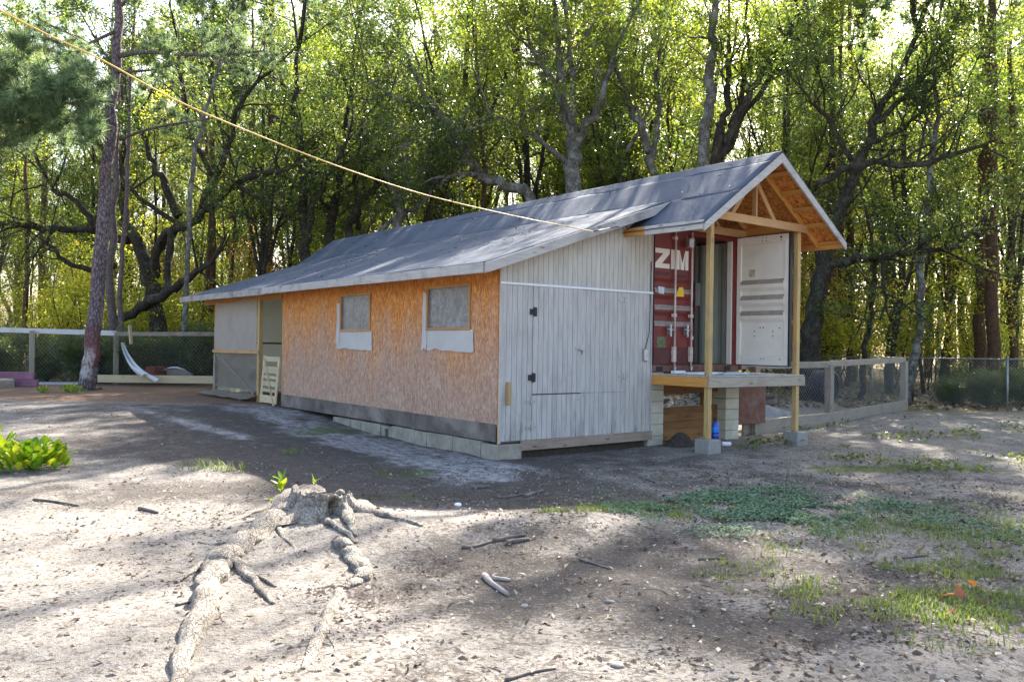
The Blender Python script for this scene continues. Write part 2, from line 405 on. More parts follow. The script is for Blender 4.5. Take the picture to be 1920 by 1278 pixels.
MT['clover'] = leaf_mat('blue_green_ground_leaf', [(0,(.08,.14,.09)), (1,(.24,.34,.22))], [(0,(.08,.16,.06)), (1,(.16,.25,.09))], .25, .85, .1)
MT['deadleaf'] = leaf_mat('dead_leaf', [(0,(.09,.06,.04)), (.5,(.20,.155,.115)), (1,(.40,.35,.29))], [(0,(.10,.05,.02)), (1,(.3,.2,.1))], .15, .7)
MT['redleaf'] = leaf_mat('red_brown_leaf', [(0,(.22,.06,.03)), (1,(.34,.14,.07))], [(0,(.3,.06,.02)), (1,(.4,.15,.05))], .3, .6)
MT['orangeleaf'] = leaf_mat('orange_leaf', [(0,(.55,.17,.02)), (1,(.65,.24,.03))], [(0,(.7,.2,.02)), (1,(.8,.3,.03))], .35, .6)
MT['barkoak'] = bark_mat('dark_oak_bark', (.015,.012,.010), (.080,.066,.052), lichen=(.13,.15,.10), lf=.35)
MT['barkgrey'] = bark_mat('grey_lichen_bark', (.05,.045,.04), (.20,.18,.16), lichen=(.34,.36,.33), lf=.55)
MT['barkpine'] = bark_mat('pine_bark', (.045,.032,.032), (.24,.19,.185), sc=(20, 20, 6))
MT['barkred'] = bark_mat('red_brown_bark', (.04,.022,.014), (.17,.10,.065), sc=(18, 18, 4))
def stump_mat():
    a = NT('bleached_stump_wood'); o = a.co()
    n1 = a.noise(o, 7, 6, .65, .8); n2 = a.noise(a.co(scale=(3, 3, 1)), 18, 5, .6, 1.2)
    col = a.ramp(a.math('ADD', a.math('MULTIPLY', n1, .5), a.math('MULTIPLY', n2, .5)), [(.36, (.12,.10,.085)), (.45, (.36,.31,.255)), (.60, (.58,.525,.455))])
    col = a.mix(a.ramp(a.noise(o, 3.4, 6, .72, .6), [(.53, 0), (.64, .5)]), col, (.20,.165,.135))
    col = a.mix(a.ramp(a.noise(a.co(scale=(2, 2, .6)), 26, 4, .7, 2.0), [(.54, 0), (.64, .5)]), col, (.11,.09,.075))
    cr = a.n('TexVoronoi', {'Vector': a.n('Mapping', {'Vector': o, 'Scale': (11, 11, 5)}).outputs[0], 'Scale': 3.0}, feature='DISTANCE_TO_EDGE').outputs[0]
    col = a.mix(a.ramp(cr, [(0, .55), (.05, 0)]), col, (.10,.08,.07))
    return a.done(a.pr(col, .85, a.bump(a.math('ADD', a.math('ADD', n1, n2), a.ramp(cr, [(0, 0), (.08, .6)])), 1.0, .035)))
MT['stump'] = stump_mat()
MT['stumpdark'] = plain('rotten_heartwood', (.09,.065,.055), .95, var=.5, sc=12, bump=.8)
MT['stick'] = plain('dead_stick_bark', (.15,.125,.11), .9, var=.4, sc=12, bump=.6)
MT['palestick'] = plain('bleached_stick', (.36,.31,.28), .85, var=.35, sc=14, bump=.5)
MT['stone'] = plain('grey_stone', (.20,.185,.17), .8, var=.25, sc=12, bump=.5)
MT['chip'] = plain('dark_bark_chip', (.055,.042,.034), .95, var=.5, sc=25)
MT['pebble'] = plain('pale_pebble', (.45,.43,.40), .85, var=.35, sc=30)
MT['gravel'] = plain('pale_gravel', (.20,.205,.225), .9, var=.35, sc=22, bump=.8)

# ------------------------------------------------------------------ ground
def make_ground():
    xs = np.concatenate([[-420,-260,-150,-90,-60,-40,-28,-20,-15], np.arange(-12, 22.01, .12), [24,27,31,36,43,52,64,80,100,130,170,230,320,450]])
    ys = np.concatenate([[-300,-180,-100,-60,-35,-22,-15], np.arange(-11.5, 32.01, .12), [34,37,41,46,52,60,70,82,96,115,140,180,240,330,470]])
    X, Y = np.meshgrid(xs, ys); Z = ground_h(X, Y)
    nx, ny = len(xs), len(ys)
    V = np.stack([X, Y, Z], -1).reshape(-1, 3)
    idx = np.arange(nx*ny).reshape(ny, nx)
    F = np.stack([idx[:-1,:-1], idx[:-1,1:], idx[1:,1:], idx[1:,:-1]], -1).reshape(-1, 4)
    me = bpy.data.meshes.new('ground')
    me.vertices.add(len(V)); me.vertices.foreach_set('co', V.ravel())
    me.loops.add(F.size); me.loops.foreach_set('vertex_index', F.ravel().astype(np.int32))
    me.polygons.add(len(F)); me.polygons.foreach_set('loop_start', np.arange(0, F.size, 4, dtype=np.int32))
    me.polygons.foreach_set('use_smooth', np.ones(len(F), bool))
    me.update(calc_edges=True)
    x, y = V[:,0], V[:,1]; u, v = uv_of(x, y)
    def blob(cu, cv, ru, rv): return np.exp(-((u-cu)/ru)**2 - ((v-cv)/rv)**2)
    nz = fbm(x*.9, y*.9, 21, 5); nf = fbm(x*3.5, y*3.5, 33, 4)
    pxl = u / np.maximum(v, .5) * FOC + 960
    dark = 1.3*blob(-3.0, 13.3, 3.8, 2.6) + 1.15*blob(-1.2, 10.3, 1.9, 1.3) + .8*blob(-4.6, 9.6, 1.6, .9) + .75*blob(-6, 18, 5, 2.6) + .6*blob(.9, 9.6, 1.3, .8)
    dark = dark + .62*blob(.2, 6.2, 1.5, 1.5) + .5*blob(1.4, 7.2, 1.3, .9) + .4*blob(1.8, 5.2, 1.2, .7) + .45*blob(-.5, 7.4, .8, .7) + .5*blob(3.2, 6.5, 1.6, .8) + .4*blob(4.5, 10, 3, 2.5)
    dark = dark + .15*ss(-1.8, .3, u)*ss(9.5, 8, v) + .30*ss(9, 11, v)*ss(-9, -4, u) + .08*ss(-3, -1, u)*ss(7.5, 6, v)
    dark = dark - 1.2*blob(-4.6, 11.3, 1.1, .8) - .35*blob(-.1, 8.2, 1.1, .5) - .3*blob(1.6, 4.6, .8, .35)
    nm = fbm(x*3.1, y*3.1, 27, 4)
    dark = np.clip(ss(.15, 1.15, dark * (.05 + 1.0*nz + 1.0*nm) + 1.0*(nf-.5)*ss(.05,.3,dark)), 0, 1)
    ash = 1.25*np.exp(-((x+.8)/.75)**2) * ss(-2.2, -.3, y) * ss(10.5, 8, y)
    ash = ash + .9*np.exp(-((x+2.0+.12*y)/.28)**2) * ss(2.5, 4.5, y) * ss(11, 9, y) + .8*blob(-.35, 11.6, .7, .7)
    ash = np.clip(ss(.25, .85, ash * (.1 + 1.5*fbm(x*3.2, y*1.0, 41, 5)) + .8*(nf-.5)*ss(.02,.2,ash)), 0, 1)
    moss = blob(-3.5, 16.0, .9, .8) + .8*blob(-1.4, 11.6, .8, .6) + .7*blob(-1.3, 9.8, .9, .7) + blob(4.7, 12.4, .8, .4) + 1.0*blob(6.5, 12.7, 1.5, .5) + .6*blob(2.3, 10.2, 1.3, .8) + .6*blob(5.2, 8.2, 1.6, 1.2) + .5*blob(3.2, 8.2, 1.4, .8)
    moss = ss(.3, .9, moss * (.3 + 1.3*nf))
    straw = ss(18.5, 21.5, v + 2*(nz-.5)) * ss(-3.5, -6, u)
    forest = np.maximum(ss(29, 32, v), ss(19, 23, v - .2*u) * ss(8, 11, u))
    for nme, arr in (('dark', dark), ('ash', ash), ('moss', moss), ('straw', straw), ('forest', forest)):
        at_ = me.attributes.new(nme, 'FLOAT', 'POINT'); at_.data.foreach_set('value', np.ascontiguousarray(arr, dtype=np.float32))
    a = NT('ground_soil'); o = a.co()
    A = lambda n_: a.n('Attribute', attribute_name=n_).outputs['Fac']
    n1 = a.noise(o, .8, 6, .6); n2 = a.noise(o, 7, 6, .65); n3 = a.noise(o, 48, 5, .65); n4 = a.noise(o, 170, 2)
    brk = a.math('MULTIPLY', a.math('SUBTRACT', a.math('ADD', a.math('MULTIPLY', n2, .45), a.math('MULTIPLY', n3, .55)), .5), 2.8)
    def edge(s_, lo=.35, hi=.65): return a.ramp(a.math('ADD', s_, brk), [(lo, 0), (hi, 1)])
    sand = a.ramp(a.math('ADD', a.math('MULTIPLY', n1, .35), a.math('MULTIPLY', n2, .65)), [(.30, (.20,.175,.15)), (.48, (.29,.262,.232)), (.68, (.395,.362,.325))])
    sand = a.mix(.55, sand, a.ramp(n4, [(.3, .55), (.6, 1.0)]), 'MULTIPLY')
    dirt = a.ramp(n3, [(.25, (.038,.033,.029)), (.46, (.10,.088,.08)), (.68, (.26,.23,.205))])
    col = a.mix(a.math('MULTIPLY', edge(A('dark'), .25, .8), .86), sand, a.mix(a.ramp(a.noise(o, 3.2, 6, .72, .5), [(.42, 0), (.62, .6)]), dirt, (.21,.185,.165)))
    spk = a.ramp(a.math('ADD', a.noise(o, 26, 5, .75), a.math('MULTIPLY', A('dark'), .16)), [(.53, 0), (.59, 1)])
    col = a.mix(a.math('MULTIPLY', spk, .68), col, (.055,.046,.04))
    ashc = a.ramp(n3, [(.3, (.33,.325,.33)), (.7, (.58,.57,.57))])
    col = a.mix(a.math('MULTIPLY', edge(A('ash'), .05, 1.05), a.ramp(a.noise(a.co(scale=(3.2, 1.4, 1)), 2.6, 7, .75, .6), [(.38, .12), (.60, .95)])), col, ashc)
    mossc = a.ramp(n3, [(.3, (.035,.06,.012)), (.7, (.12,.19,.03))])
    col = a.mix(a.math('MULTIPLY', edge(A('moss'), .4, 1.0), .8), col, mossc)
    strawc = a.ramp(n3, [(.3, (.13,.065,.035)), (.7, (.36,.24,.16))])
    col = a.mix(a.math('MULTIPLY', edge(A('straw')), .9), col, strawc)
    forc = a.ramp(n3, [(.3, (.09,.06,.035)), (.55, (.24,.17,.10)), (.8, (.40,.33,.22))])
    forc = a.mix(a.ramp(n1, [(.5, 0), (.65, .7)]), forc, (.09,.13,.03))
    col = a.mix(edge(A('forest')), col, forc)
    h = a.math('ADD', a.math('MULTIPLY', n2, 1.2), a.math('ADD', n3, a.math('MULTIPLY', n4, .35)))
    b = a.bump(h, .85, .035)
    me.materials.append(a.done(a.pr(col, .95, b, spec=.12)))
    o_ = bpy.data.objects.new('ground', me); link(o_, None); tag(o_, 'bare sandy yard with dark soil, ash streaks and moss', kind='structure')
make_ground()

# ------------------------------------------------------------------ shed with lean-to
SL = .339; ML = .695; RX, RZ, HALF = 4.52, 5.01, 1.92
def zl(x): return 2.915 + SL*(x+.52)          # lean-to roof surface
def zm(x): return RZ - ML*abs(x-RX)            # main roof surface
shed = thing('lean_to_shed', 'long wooden shed with orange strand board side, grey plank end and porch gable', 'shed', (0,0,0))

def panel_cells(y0, y1, z0, z1, holes, x0, x1):
    ys = sorted({y0, y1} | {min(max(c, y0), y1) for h in holes for c in h[:2]})
    zs = sorted({z0, z1} | {min(max(c, z0), z1) for h in holes for c in h[2:]})
    solid = lambda i, j: 0 <= i < len(ys)-1 and 0 <= j < len(zs)-1 and not any(h[0] <= (ys[i]+ys[i+1])/2 <= h[1] and h[2] <= (zs[j]+zs[j+1])/2 <= h[3] for h in holes)
    mb = MB()
    for i in range(len(ys)-1):
        for j in range(len(zs)-1):
            if not solid(i, j): continue
            a, b, c, d = ys[i], ys[i+1], zs[j], zs[j+1]
            mb.add([(x0,a,c),(x0,b,c),(x0,b,d),(x0,a,d)], [(3,2,1,0)]); mb.add([(x1,a,c),(x1,b,c),(x1,b,d),(x1,a,d)], [(0,1,2,3)])
            if not solid(i-1, j): mb.add([(x0,a,c),(x1,a,c),(x1,a,d),(x0,a,d)], [(0,1,2,3)])
            if not solid(i+1, j): mb.add([(x0,b,c),(x1,b,c),(x1,b,d),(x0,b,d)], [(3,2,1,0)])
            if not solid(i, j-1): mb.add([(x0,a,c),(x1,a,c),(x1,b,c),(x0,b,c)], [(3,2,1,0)])
            if not solid(i, j+1): mb.add([(x0,a,d),(x1,a,d),(x1,b,d),(x0,b,d)], [(0,1,2,3)])
    return mb
W2 = (.80, 2.03, 1.98, 2.64); W1 = (4.13, 5.33, 1.97, 2.63)
yb = [.02, 1.24, 2.46, 3.68, 4.90, 6.12, 7.34, 8.34]
for i in range(7):
    dx = random.uniform(0, .003)
    obj('strand_board_panel', panel_cells(yb[i]+.0022, yb[i+1]-.0022, .47, 3.02, [W1, W2], -.014-dx, -.002), MT['osb'], shed)
# windows
for (a, b, c, d), fl in ((W2, [(.66, 2.06, 1.60, 1.95), (2.05, 2.2, 1.62, 2.58)]), (W1, [(4.02, 5.52, 1.58, 1.94), (5.36, 5.52, 1.7, 2.5)])):
    mb = MB(); s0 = random.random()*9
    mb.grid(lambda p, q: (-.006 + .012*(float(fbm(p*5+s0, q*4, 3, 3))-.5), a+(b-a)*p, c+(d-c)*q), 20, 12)
    win = obj('window', mb, MT['film'], shed, smooth=True); tag(win, None)
    for p0, p1 in (((-.03,a-.045,c-.02),(-.03,b+.045,c-.02)), ((-.03,a-.045,d+.02),(-.03,b+.045,d+.02)), ((-.03,a-.02,c+.003),(-.03,a-.02,d-.003)), ((-.03,b+.02,c+.003),(-.03,b+.02,d-.003))):
        beam('frame_strip', MT['truss'], p0, p1, .028, .045 if p0[2] == p1[2] else .045, win, up=(0,0,1) if p0[2] == p1[2] else (0,1,0))
    for k, (e, f, g, h) in enumerate(fl):
        mb = MB(); s1 = random.random()*9
        def ff(p, q):
            edge_ = .05*(float(fbm(p*7+s1, 0, 5, 3))-.5)*(1-q)
            return (-.028 - .02*(1-q)*float(vn(p*6+s1, q*2)) - .004*k, e+(f-e)*p + .03*(float(vn(q*5+s1, 1))-.5), g+(h-g)*q + edge_*2.2)
        mb.grid(ff, 16, 10)
        obj('plastic_flap', mb, MT['flap'], win, smooth=True)
# skirting boards and foundation blocks on the long side
for a, b, z0, z1 in ((.03, 2.55, .235, .505), (2.556, 5.6, .245, .51), (5.606, 8.33, .24, .515)):
    mb = MB(); mb.box(-.036, -.016, a, b, z0, z1); obj('skirting_board', mb, MT['skirt'], shed, bev=.004)
y = .36
for k in range(13):
    L = .39
    if k == 7: y += L+.01; continue
    mb = MB(); o = random.uniform(-.012, .012); mb.box(-.075+o, .10, y, y+L, -.10, .222+random.uniform(-.012,.004))
    obj('concrete_block', mb, MT['block'], shed, bev=.008); y += L+.01
yd = .36+7*.4
mb = MB(); mb.box(-.06,.1,yd,yd+.12,-.1,.2); mb.box(-.06,.1,yd+.27,yd+.39,-.1,.2); mb.box(.06,.1,yd+.12,yd+.27,-.1,.2); mb.box(-.065,.09,yd+.121,yd+.269,.15,.2)
obj('drain_block', mb, MT['block'], shed, bev=.006)
mb = MB(); mb.box(-.085,.40,-.075,.34,-.12,.20); obj('corner_block', mb, MT['block'], shed, bev=.012)
mb = MB(); mb.box(.42, 3.2, .06, .2, -.1, .085); obj('sill_shadow_block', mb, MT['chip'], shed)  # dark block painting the shade in the gap below the sill board
beam('sill_board', MT['sillwood'], (.40,-.035,.165), (3.29,-.035,.175), .05, .155, shed)
beam('corner_trim', MT['orange'], (-.008,-.012,.205), (-.004,-.012,2.96), .028, .04, shed, up=(1,0,0))
mb = MB(); mb.box(-.03,.012,-.035,-.026,.22,2.95); obj('corner_strip', mb, MT['siding'], shed)
# grey plank end wall: backing sheet, single planks, doors
mb = MB(); mb.ext([(.0,.22),(3.265,.22),(3.265,zl(3.265)-.10),(.0,zl(0)-.06)], .0, .02, 'Y'); obj('backing_sheet', mb, MT['skirt'], shed)
PW = .1016
def plank(x, z0, z1, parent, y=-.004, slant=False):
    g = .0032; xa, xb = x+g, x+PW-g
    y = y + random.uniform(-.0006, .0006)
    za, zb = (zl(xa)-.09, zl(xb)-.09) if slant else (z1, z1)
    # local X runs up the plank
    mb = MB(); L0 = z0; yy0, yy1 = y-.012, .0-.0005
    pts = [(xa,yy0,z0),(xb,yy0,z0),(xb,yy1,z0),(xa,yy1,z0),(xa,yy0,za),(xb,yy0,zb),(xb,yy1,zb),(xa,yy1,za)]
    m = Matrix(((0,0,1,(xa+xb)/2),(0,1,0,yy0),(1,0,0,z0),(0,0,0,1)))
    inv = m.inverted(); mb.add([inv @ Vector(p) for p in pts], [(0,1,2,3),(4,7,6,5),(0,4,5,1),(1,5,6,2),(2,6,7,3),(3,7,4,0)])
    return obj('plank', mb, MT['siding'], parent, bev=.0025, world=m)
x0 = .014
cols = [x0+PW*i for i in range(32)]
dl = obj('door', (lambda b: (b.box(cols[6]+.003, cols[16]-.003, -.003, -.0006, .945, 2.58), b)[1])(MB()), MT['dark'], shed); tag(dl, 'upper left half door with dull worn boards')
dr = obj('door', (lambda b: (b.box(cols[16]+.003, cols[25]+PW-.003, -.003, -.0006, .945, 2.58), b)[1])(MB()), MT['dark'], shed); tag(dr, 'upper right half door beside the electrical box')
dh = obj('door', (lambda b: (b.box(cols[6]-.01, cols[16]-.003, -.003, -.0006, .25, .935), b)[1])(MB()), MT['dark'], shed); tag(dh, 'low hatch door under the left half door')
for i, x in enumerate(cols):
    plank(x, 2.665, 0, shed, slant=True)
    if 6 <= i < 16:
        plank(x, .955, 2.633, dl, -.019); plank(x, .245, .935, dh, -.009)
    elif 16 <= i < 26:
        plank(x, .948, 2.634, dr, -.005); plank(x, .245, .944, shed)
    else:
        plank(x, .245, 2.64, shed)
beam('batten', MT['whiteboard'], (-.02,-.032,2.652), (3.29,-.032,2.652), .02, .035, shed)
mb = MB(); mb.box(3.266,3.284,-.03,.03,.25,4.05); obj('edge_trim', mb, MT['siding'], shed)
def hinge(x, z, par, blk):
    mb = MB(); m_ = MT['black'] if blk else MT['steel']
    if blk:
        mb.box(x-.075,x-.012,-.032,-.018,z-.045,z+.045); mb.box(x+.012,x+.06,-.034,-.018,z-.07,z+.07); mb.tube([(x,-.034,z-.075),(x,-.034,z+.075)], .013, 8)
    else:
        mb.box(x-.11,x+.09,-.03,-.02,z-.017,z+.017); mb.tube([(x,-.032,z-.05),(x,-.032,z+.05)], .012, 8)
    obj('hinge', mb, m_, par)
hinge(.635, 2.233, dl, True); hinge(.62, 1.21, dl, True)
hinge(2.60, 2.50, dr, False); hinge(2.61, 1.205, dr, False)
hinge(.60, .836, dh, False); hinge(.61, .437, dh, False)
mb = MB(); mb.box(1.50,1.56,-.04,-.02,1.64,1.70); mb.tube([(1.55,-.045,1.66),(1.66,-.05,1.63)], .014, 8); mb.box(1.64,1.69,-.05,-.02,1.58,1.66); obj('hasp', mb, MT['steel'], dl)
mb = MB(); mb.box(1.71,1.735,-.03,-.018,.88,.98); mb.box(1.56,1.62,-.03,-.02,.83,.855); obj('latch', mb, MT['steel'], dr)
beam('wood_block', MT['post'], (.138,-.045,.80), (.138,-.045,1.15), .04, .085, shed, up=(0,-1,0))
mb = MB(); mb.box(3.06,3.16,-.075,-.018,1.47,1.68); obj('electrical_box', mb, MT['steel'], shed, bev=.01)
mb = MB(); mb.tube([(3.11,-.03,1.68),(3.15,-.035,1.80),(3.21,-.03,1.95),(3.225,-.028,2.4),(3.235,-.03,3.2)], .006, 6); obj('cable', mb, MT['black'], shed, smooth=True)
# doorway, posts, curtain and lower screen at the far end
beam('door_post', MT['post'], (-.005,9.76,.22), (-.005,9.76,2.95), .09, .12, shed, up=(0,1,0))
beam('door_jamb', MT['orange'], (.02,8.37,.25), (.02,8.37,2.9), .05, .05, shed, up=(0,1,0))
beam('corner_post', MT['oldrail'], (-.005,12.97,.2), (-.005,12.97,1.35), .09, .12, shed, up=(0,1,0))
beam('corner_post', MT['orange'], (.0,12.97,1.352), (.0,12.97,2.95), .08, .1, shed, up=(0,1,0))
beam('header_board', MT['orange'], (-.03,8.36,2.80), (-.03,13.9,2.80), .03, .22, shed)
beam('middle_rail', MT['truss'], (-.06,9.70,1.45), (-.06,13.05,1.43), .03, .085, shed)
mb = MB()
def cf(p, q):
    w_ = .05*float(fbm(p*4, q*3, 6, 4)-.5) + .03*math.sin(p*9+q*5)*(1-q)*.6
    return (-.055 + w_, 9.86+3.05*p, 1.42+1.30*q + .02*math.sin(p*7))
mb.grid(cf, 40, 20); obj('tarp_curtain', mb, MT['tarp'], shed, smooth=True)
mb = MB(); mb.grid(lambda p, q: (.02+.24*float(fbm(p*4, q*3, 9, 4)-.5), 9.84+3.08*p, .50+.90*q), 30, 14); obj('shade_cloth', mb, MT['mesh2'], shed, smooth=True)
def wire_panel(A, B, z0, z1, pitch, r, mb, zslope=(0,0)):
    """diagonal wires woven between A and B (plan points)"""
    A = np.array(A, float); B = np.array(B, float); L = np.linalg.norm(B-A); H = z1-z0; d = (B-A)/L
    k = -H
    while k < L:
        for sgn in (1, -1):
            a, b = max(k, 0), min(k+H, L)
            if b-a < .02: continue
            za, zb = (a-k), (b-k)
            if sgn < 0: za, zb = H-za, H-zb
            pa = A+d*a; pb = A+d*b
            oa = zslope[0]+(zslope[1]-zslope[0])*a/L; ob = zslope[0]+(zslope[1]-zslope[0])*b/L
            mb.tube([(pa[0],pa[1],z0+za+oa),(pb[0],pb[1],z0+zb+ob)], r, 3, cap=False)
        k += pitch
mb = MB(); wire_panel((-.05,9.84), (-.05,12.92), .45, 1.40, .09, .003, mb); tag(obj('wire_mesh', mb, MT['wire'], shed), kind='stuff')
mb = MB()
mb.grid(lambda p, q: (-.05-.5*q+.1*float(vn(p*9, q*4)), 9.7+3.4*p, gz(-.4,9.7+3.4*p)+.06+.16*(1-q)*float(fbm(p*8, q*5, 2, 3))+.03*q*float(vn(p*11,q*3,4))), 30, 10); obj('crumpled_tarp_skirt', mb, MT['mesh2'], shed, smooth=True)
beam('diagonal_brace', MT['oldrail'], (-.005,12.8,1.36), (-.005,10.1,.42), .03, .06, shed)
beam('floor_plank', MT['oldrail'], (-.12,10.2,.30), (-.16,12.9,.33), .12, .035, shed)
mb = MB(); mb.grid(lambda p, q: (.02+3.15*p, 12.98+.08*float(fbm(p*3, q*3, 12, 4)-.5), .3+2.75*q+.9*p*q*.9), 24, 20); obj('end_tarp', mb, MT['tarp2'], shed, smooth=True)
beam('end_rail', MT['truss'], (.05,12.93,1.66), (3.2,12.93,1.66), .03, .05, shed)
# inner floor shade: inside skirting of the far wall keeps the room closed
# lean-to roof
def leanf(p, q):
    x = -.545+3.92*p; y_ = -.335+14.69*q
    z = zl(x) + .045*(float(fbm(x*1.2, y_*.9, 15, 4))-.5)*(.3+p) - .012*math.sin(math.pi*p)
    if x > 3.05: z = max(z, zm(x)+.022)
    return (x, y_, z)
mb = MB(); mb.grid(leanf, 48, 60); lo = obj('roofing_sheet', mb, MT['roof'], shed, smooth=True); tag(lo, 'low pitched roofing over the lean-to')
sm = lo.modifiers.new('solid', 'SOLIDIFY'); sm.thickness = .012; sm.offset = -1
mb = MB(); mb.ext([(-.53,zl(-.53)-.028),(3.1,zl(3.1)-.05),(3.1,zl(3.1)-.065),(-.53,zl(-.53)-.043)], -.31, 14.32, 'Y'); obj('roof_deck', mb, MT['osbroof'], shed)
yy = [-.335, 3.43, 8.2, 14.36]
for i in range(3):
    beam('fascia_board', MT['weather'] if i < 2 else MT['stained'], (-.565,yy[i]+.002,2.822+.01*(i==1)), (-.565,yy[i+1]-.002,2.828+.006*i), .036, .145, shed)
# rake board with a pointed tip
mb = MB(); mb.ext([(-.545,zl(-.545)-.165),(2.95,zl(2.95)-.165),(3.33,zl(3.33)-.02),(3.33,zl(3.33)-.012),(-.545,zl(-.545)-.012)], 0, .036, 'Y')
obj('rake_board', mb, MT['weather'], shed, bev=.004, world=Matrix.Translation((0,-.372,0)))
for k in range(14):
    yk = .3+k*1.0
    beam('rafter', MT['truss'], (-.5,yk,zl(-.5)-.115), (3.1,yk,zl(3.1)-.135), .04, .13, shed)
# main roof
YF, YR = -1.735, 15.3
for side in (-1, 1):
    xe = RX + side*HALF
    mb = MB(); pr_ = [(RX,zm(RX)-.022),(xe,zm(xe)-.022),(xe,zm(xe)-.038),(RX,zm(RX)-.038)]
    mb.ext(pr_ if side > 0 else pr_[::-1], YF+.01, YR-.01, 'Y'); obj('roof_deck', mb, MT['osbroof'], shed)
    cuts = [(0, .15, .010), (.13, .60, .005), (.57, 1.03, 0.0)]
    for k, (a, b, lift) in enumerate(cuts):
        mb = MB()
        def rf(p, q):
            t = a+(b-a)*p; x = RX+side*HALF*t; y_ = YF-.03+(YR-YF+.06)*q
            return (x, y_, RZ-ML*HALF*t+lift+.004*(1-p)+.030*(float(fbm(t*3, y_*1.3, 18+k, 3))-.5)*min(1, 6*t))
        mb.grid(rf, 10, 80); o_ = obj('roofing_sheet', mb, MT['roof'], shed, smooth=True)
        sm = o_.modifiers.new('solid', 'SOLIDIFY'); sm.thickness = .007; sm.offset = -1 if side > 0 else 1
    # barge board at the gable end, and at the rear
    for yb_ in (YF-.02, YR):
        z0 = -.025
        mb = MB(); xt = RX+side*(HALF+.02)
        prof = [(RX,RZ+z0),(xt,zm(xt)+z0),(xt,zm(xt)+z0-.125),(RX+side*.002,RZ+z0-.165)]
        mb.ext(prof if side > 0 else prof[::-1], -.02, .02, 'Y')
        obj('barge_board', mb, MT['weather'], shed, bev=.004, world=Matrix.Translation((0,yb_,0)))
    # lookouts between the barge board and the first truss
    for t in ((.16,.36,.55,.74,.96) if side > 0 else (.16,.36,.55,.74)):
        x = RX+side*HALF*t; z = zm(x)-.085
        beam('lookout', MT['orange'], (x,YF+.004,z), (x,-1.265,z), .09, .04, shed, up=(side*.57,0,.82))
    # trusses
    for yk in (-1.24, -.02, 1.2):
        beam('rafter', MT['orange'] if side > 0 else MT['truss'], (RX+side*.02,yk,RZ-.105), (RX+side*1.86,yk,zm(RX+1.86)-.092), .04, .10, shed)
        beam('web_brace', MT['truss'], (RX+side*.60,yk+.045,3.95), (RX+side*.05,yk+.045,4.62), .035, .085, shed)
beam('eave_board', MT['weather'], (2.585,-1.735,3.61), (2.585,-.50,3.625), .04, .145, shed)
beam('eave_board', MT['orange'], (2.585,-.497,3.627), (2.585,-.03,3.632), .04, .14, shed)
beam('eave_board', MT['orange'], (6.40,YF+.01,3.60), (6.40,6.0,3.61), .04, .12, shed)
for yk in (-1.24, -.02, 1.2):
    beam('king_post', MT['truss'], (RX-.02,yk+.002,3.95), (RX-.02,yk+.002,4.90), .036, .085, shed, up=(0,1,0))
    beam('tie_beam', MT['truss'], (3.2,yk-.045,3.905), (5.95,yk-.045,3.885), .04, .14, shed)
beam('header_beam', MT['orange'], (5.80,-1.16,3.93), (5.80,.4,3.93), .05, .13, shed)
beam('header_beam', MT['truss'], (3.31,-1.16,3.78), (3.31,-.02,3.78), .05, .14, shed)
# porch: posts, rims, deck boards
beam('porch_post', MT['post'], (3.395,-1.185,.214), (3.41,-1.185,3.86), .092, .092, shed, up=(0,-1,0))
beam('porch_post', MT['post'], (5.80,-1.195,.224), (5.81,-1.195,3.84), .092, .092, shed, up=(0,-1,0))
beam('deck_rim', MT['orange'], (3.315,-.005,1.145), (3.33,-1.235,1.142), .04, .165, shed)
beam('deck_rim', MT['deckrim'], (3.31,-1.258,1.142), (5.97,-1.262,1.132), .04, .165, shed)
beam('deck_rim', MT['deckrim'], (5.93,-1.235,1.135), (5.93,-.005,1.135), .04, .165, shed)
for k in range(8):
    y_ = -1.265+.155*k
    beam('deck_board', MT['weather'], (3.30,y_+.07,1.238+random.uniform(0,.003)), (5.965,y_+.07,1.234), .148, .024, shed)
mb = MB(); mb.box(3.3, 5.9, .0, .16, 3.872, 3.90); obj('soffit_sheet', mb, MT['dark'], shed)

# footings under the porch posts
for (x, y_, z1, lb) in ((3.41,-1.185,.213,'square concrete footing under the left porch post, blue bottle beside it'), (5.82,-1.195,.222,'square concrete footing under the right porch post near the pen fence')):
    mb = MB(); mb.ext([(-.16,-.10),(.16,-.10),(.15,z1),(-.15,z1)], -.155, .155, 'Y')
    tag(obj('concrete_footing', mb, MT['footing'], bev=.012, world=Matrix.Translation((x,y_,0))), lb, 'footing', 'concrete footings of the porch')

# ------------------------------------------------------------------ shipping container
X0, X1, ZB, ZT, YE = 3.29, 5.70, 1.27, 3.86, 12.2
con = thing('shipping_container', 'red shipping container up on piers with its right door swung open', 'container', (4.5,0,ZB))
mb = MB(); mb.box(X0,X1,.0,.14,ZB,1.40); obj('bottom_sill', mb, MT['sill'], con, bev=.008)
for x in (3.42, 5.28):
    mb = MB(); mb.box(x,x+.17,-.004,.01,1.29,1.37); obj('fork_pocket', mb, MT['dark'], con)
mb = MB(); mb.box(X0,X1,.0,.14,3.74,ZT); obj('top_rail', mb, MT['red'], con, bev=.008)
mb = MB(); mb.box(X0-.035,X0+.05,.0,.14,1.402,3.738); obj('corner_pillar', mb, MT['darkred'], con, bev=.006)
mb = MB(); mb.box(X1-.215,X1,.0,.14,1.402,3.738); obj('corner_pillar', mb, MT['red'], con, bev=.006)
mb = MB(); mb.box(X1-.245,X1-.217,-.002,.10,1.405,3.735); obj('door_gasket', mb, MT['letter'], con)
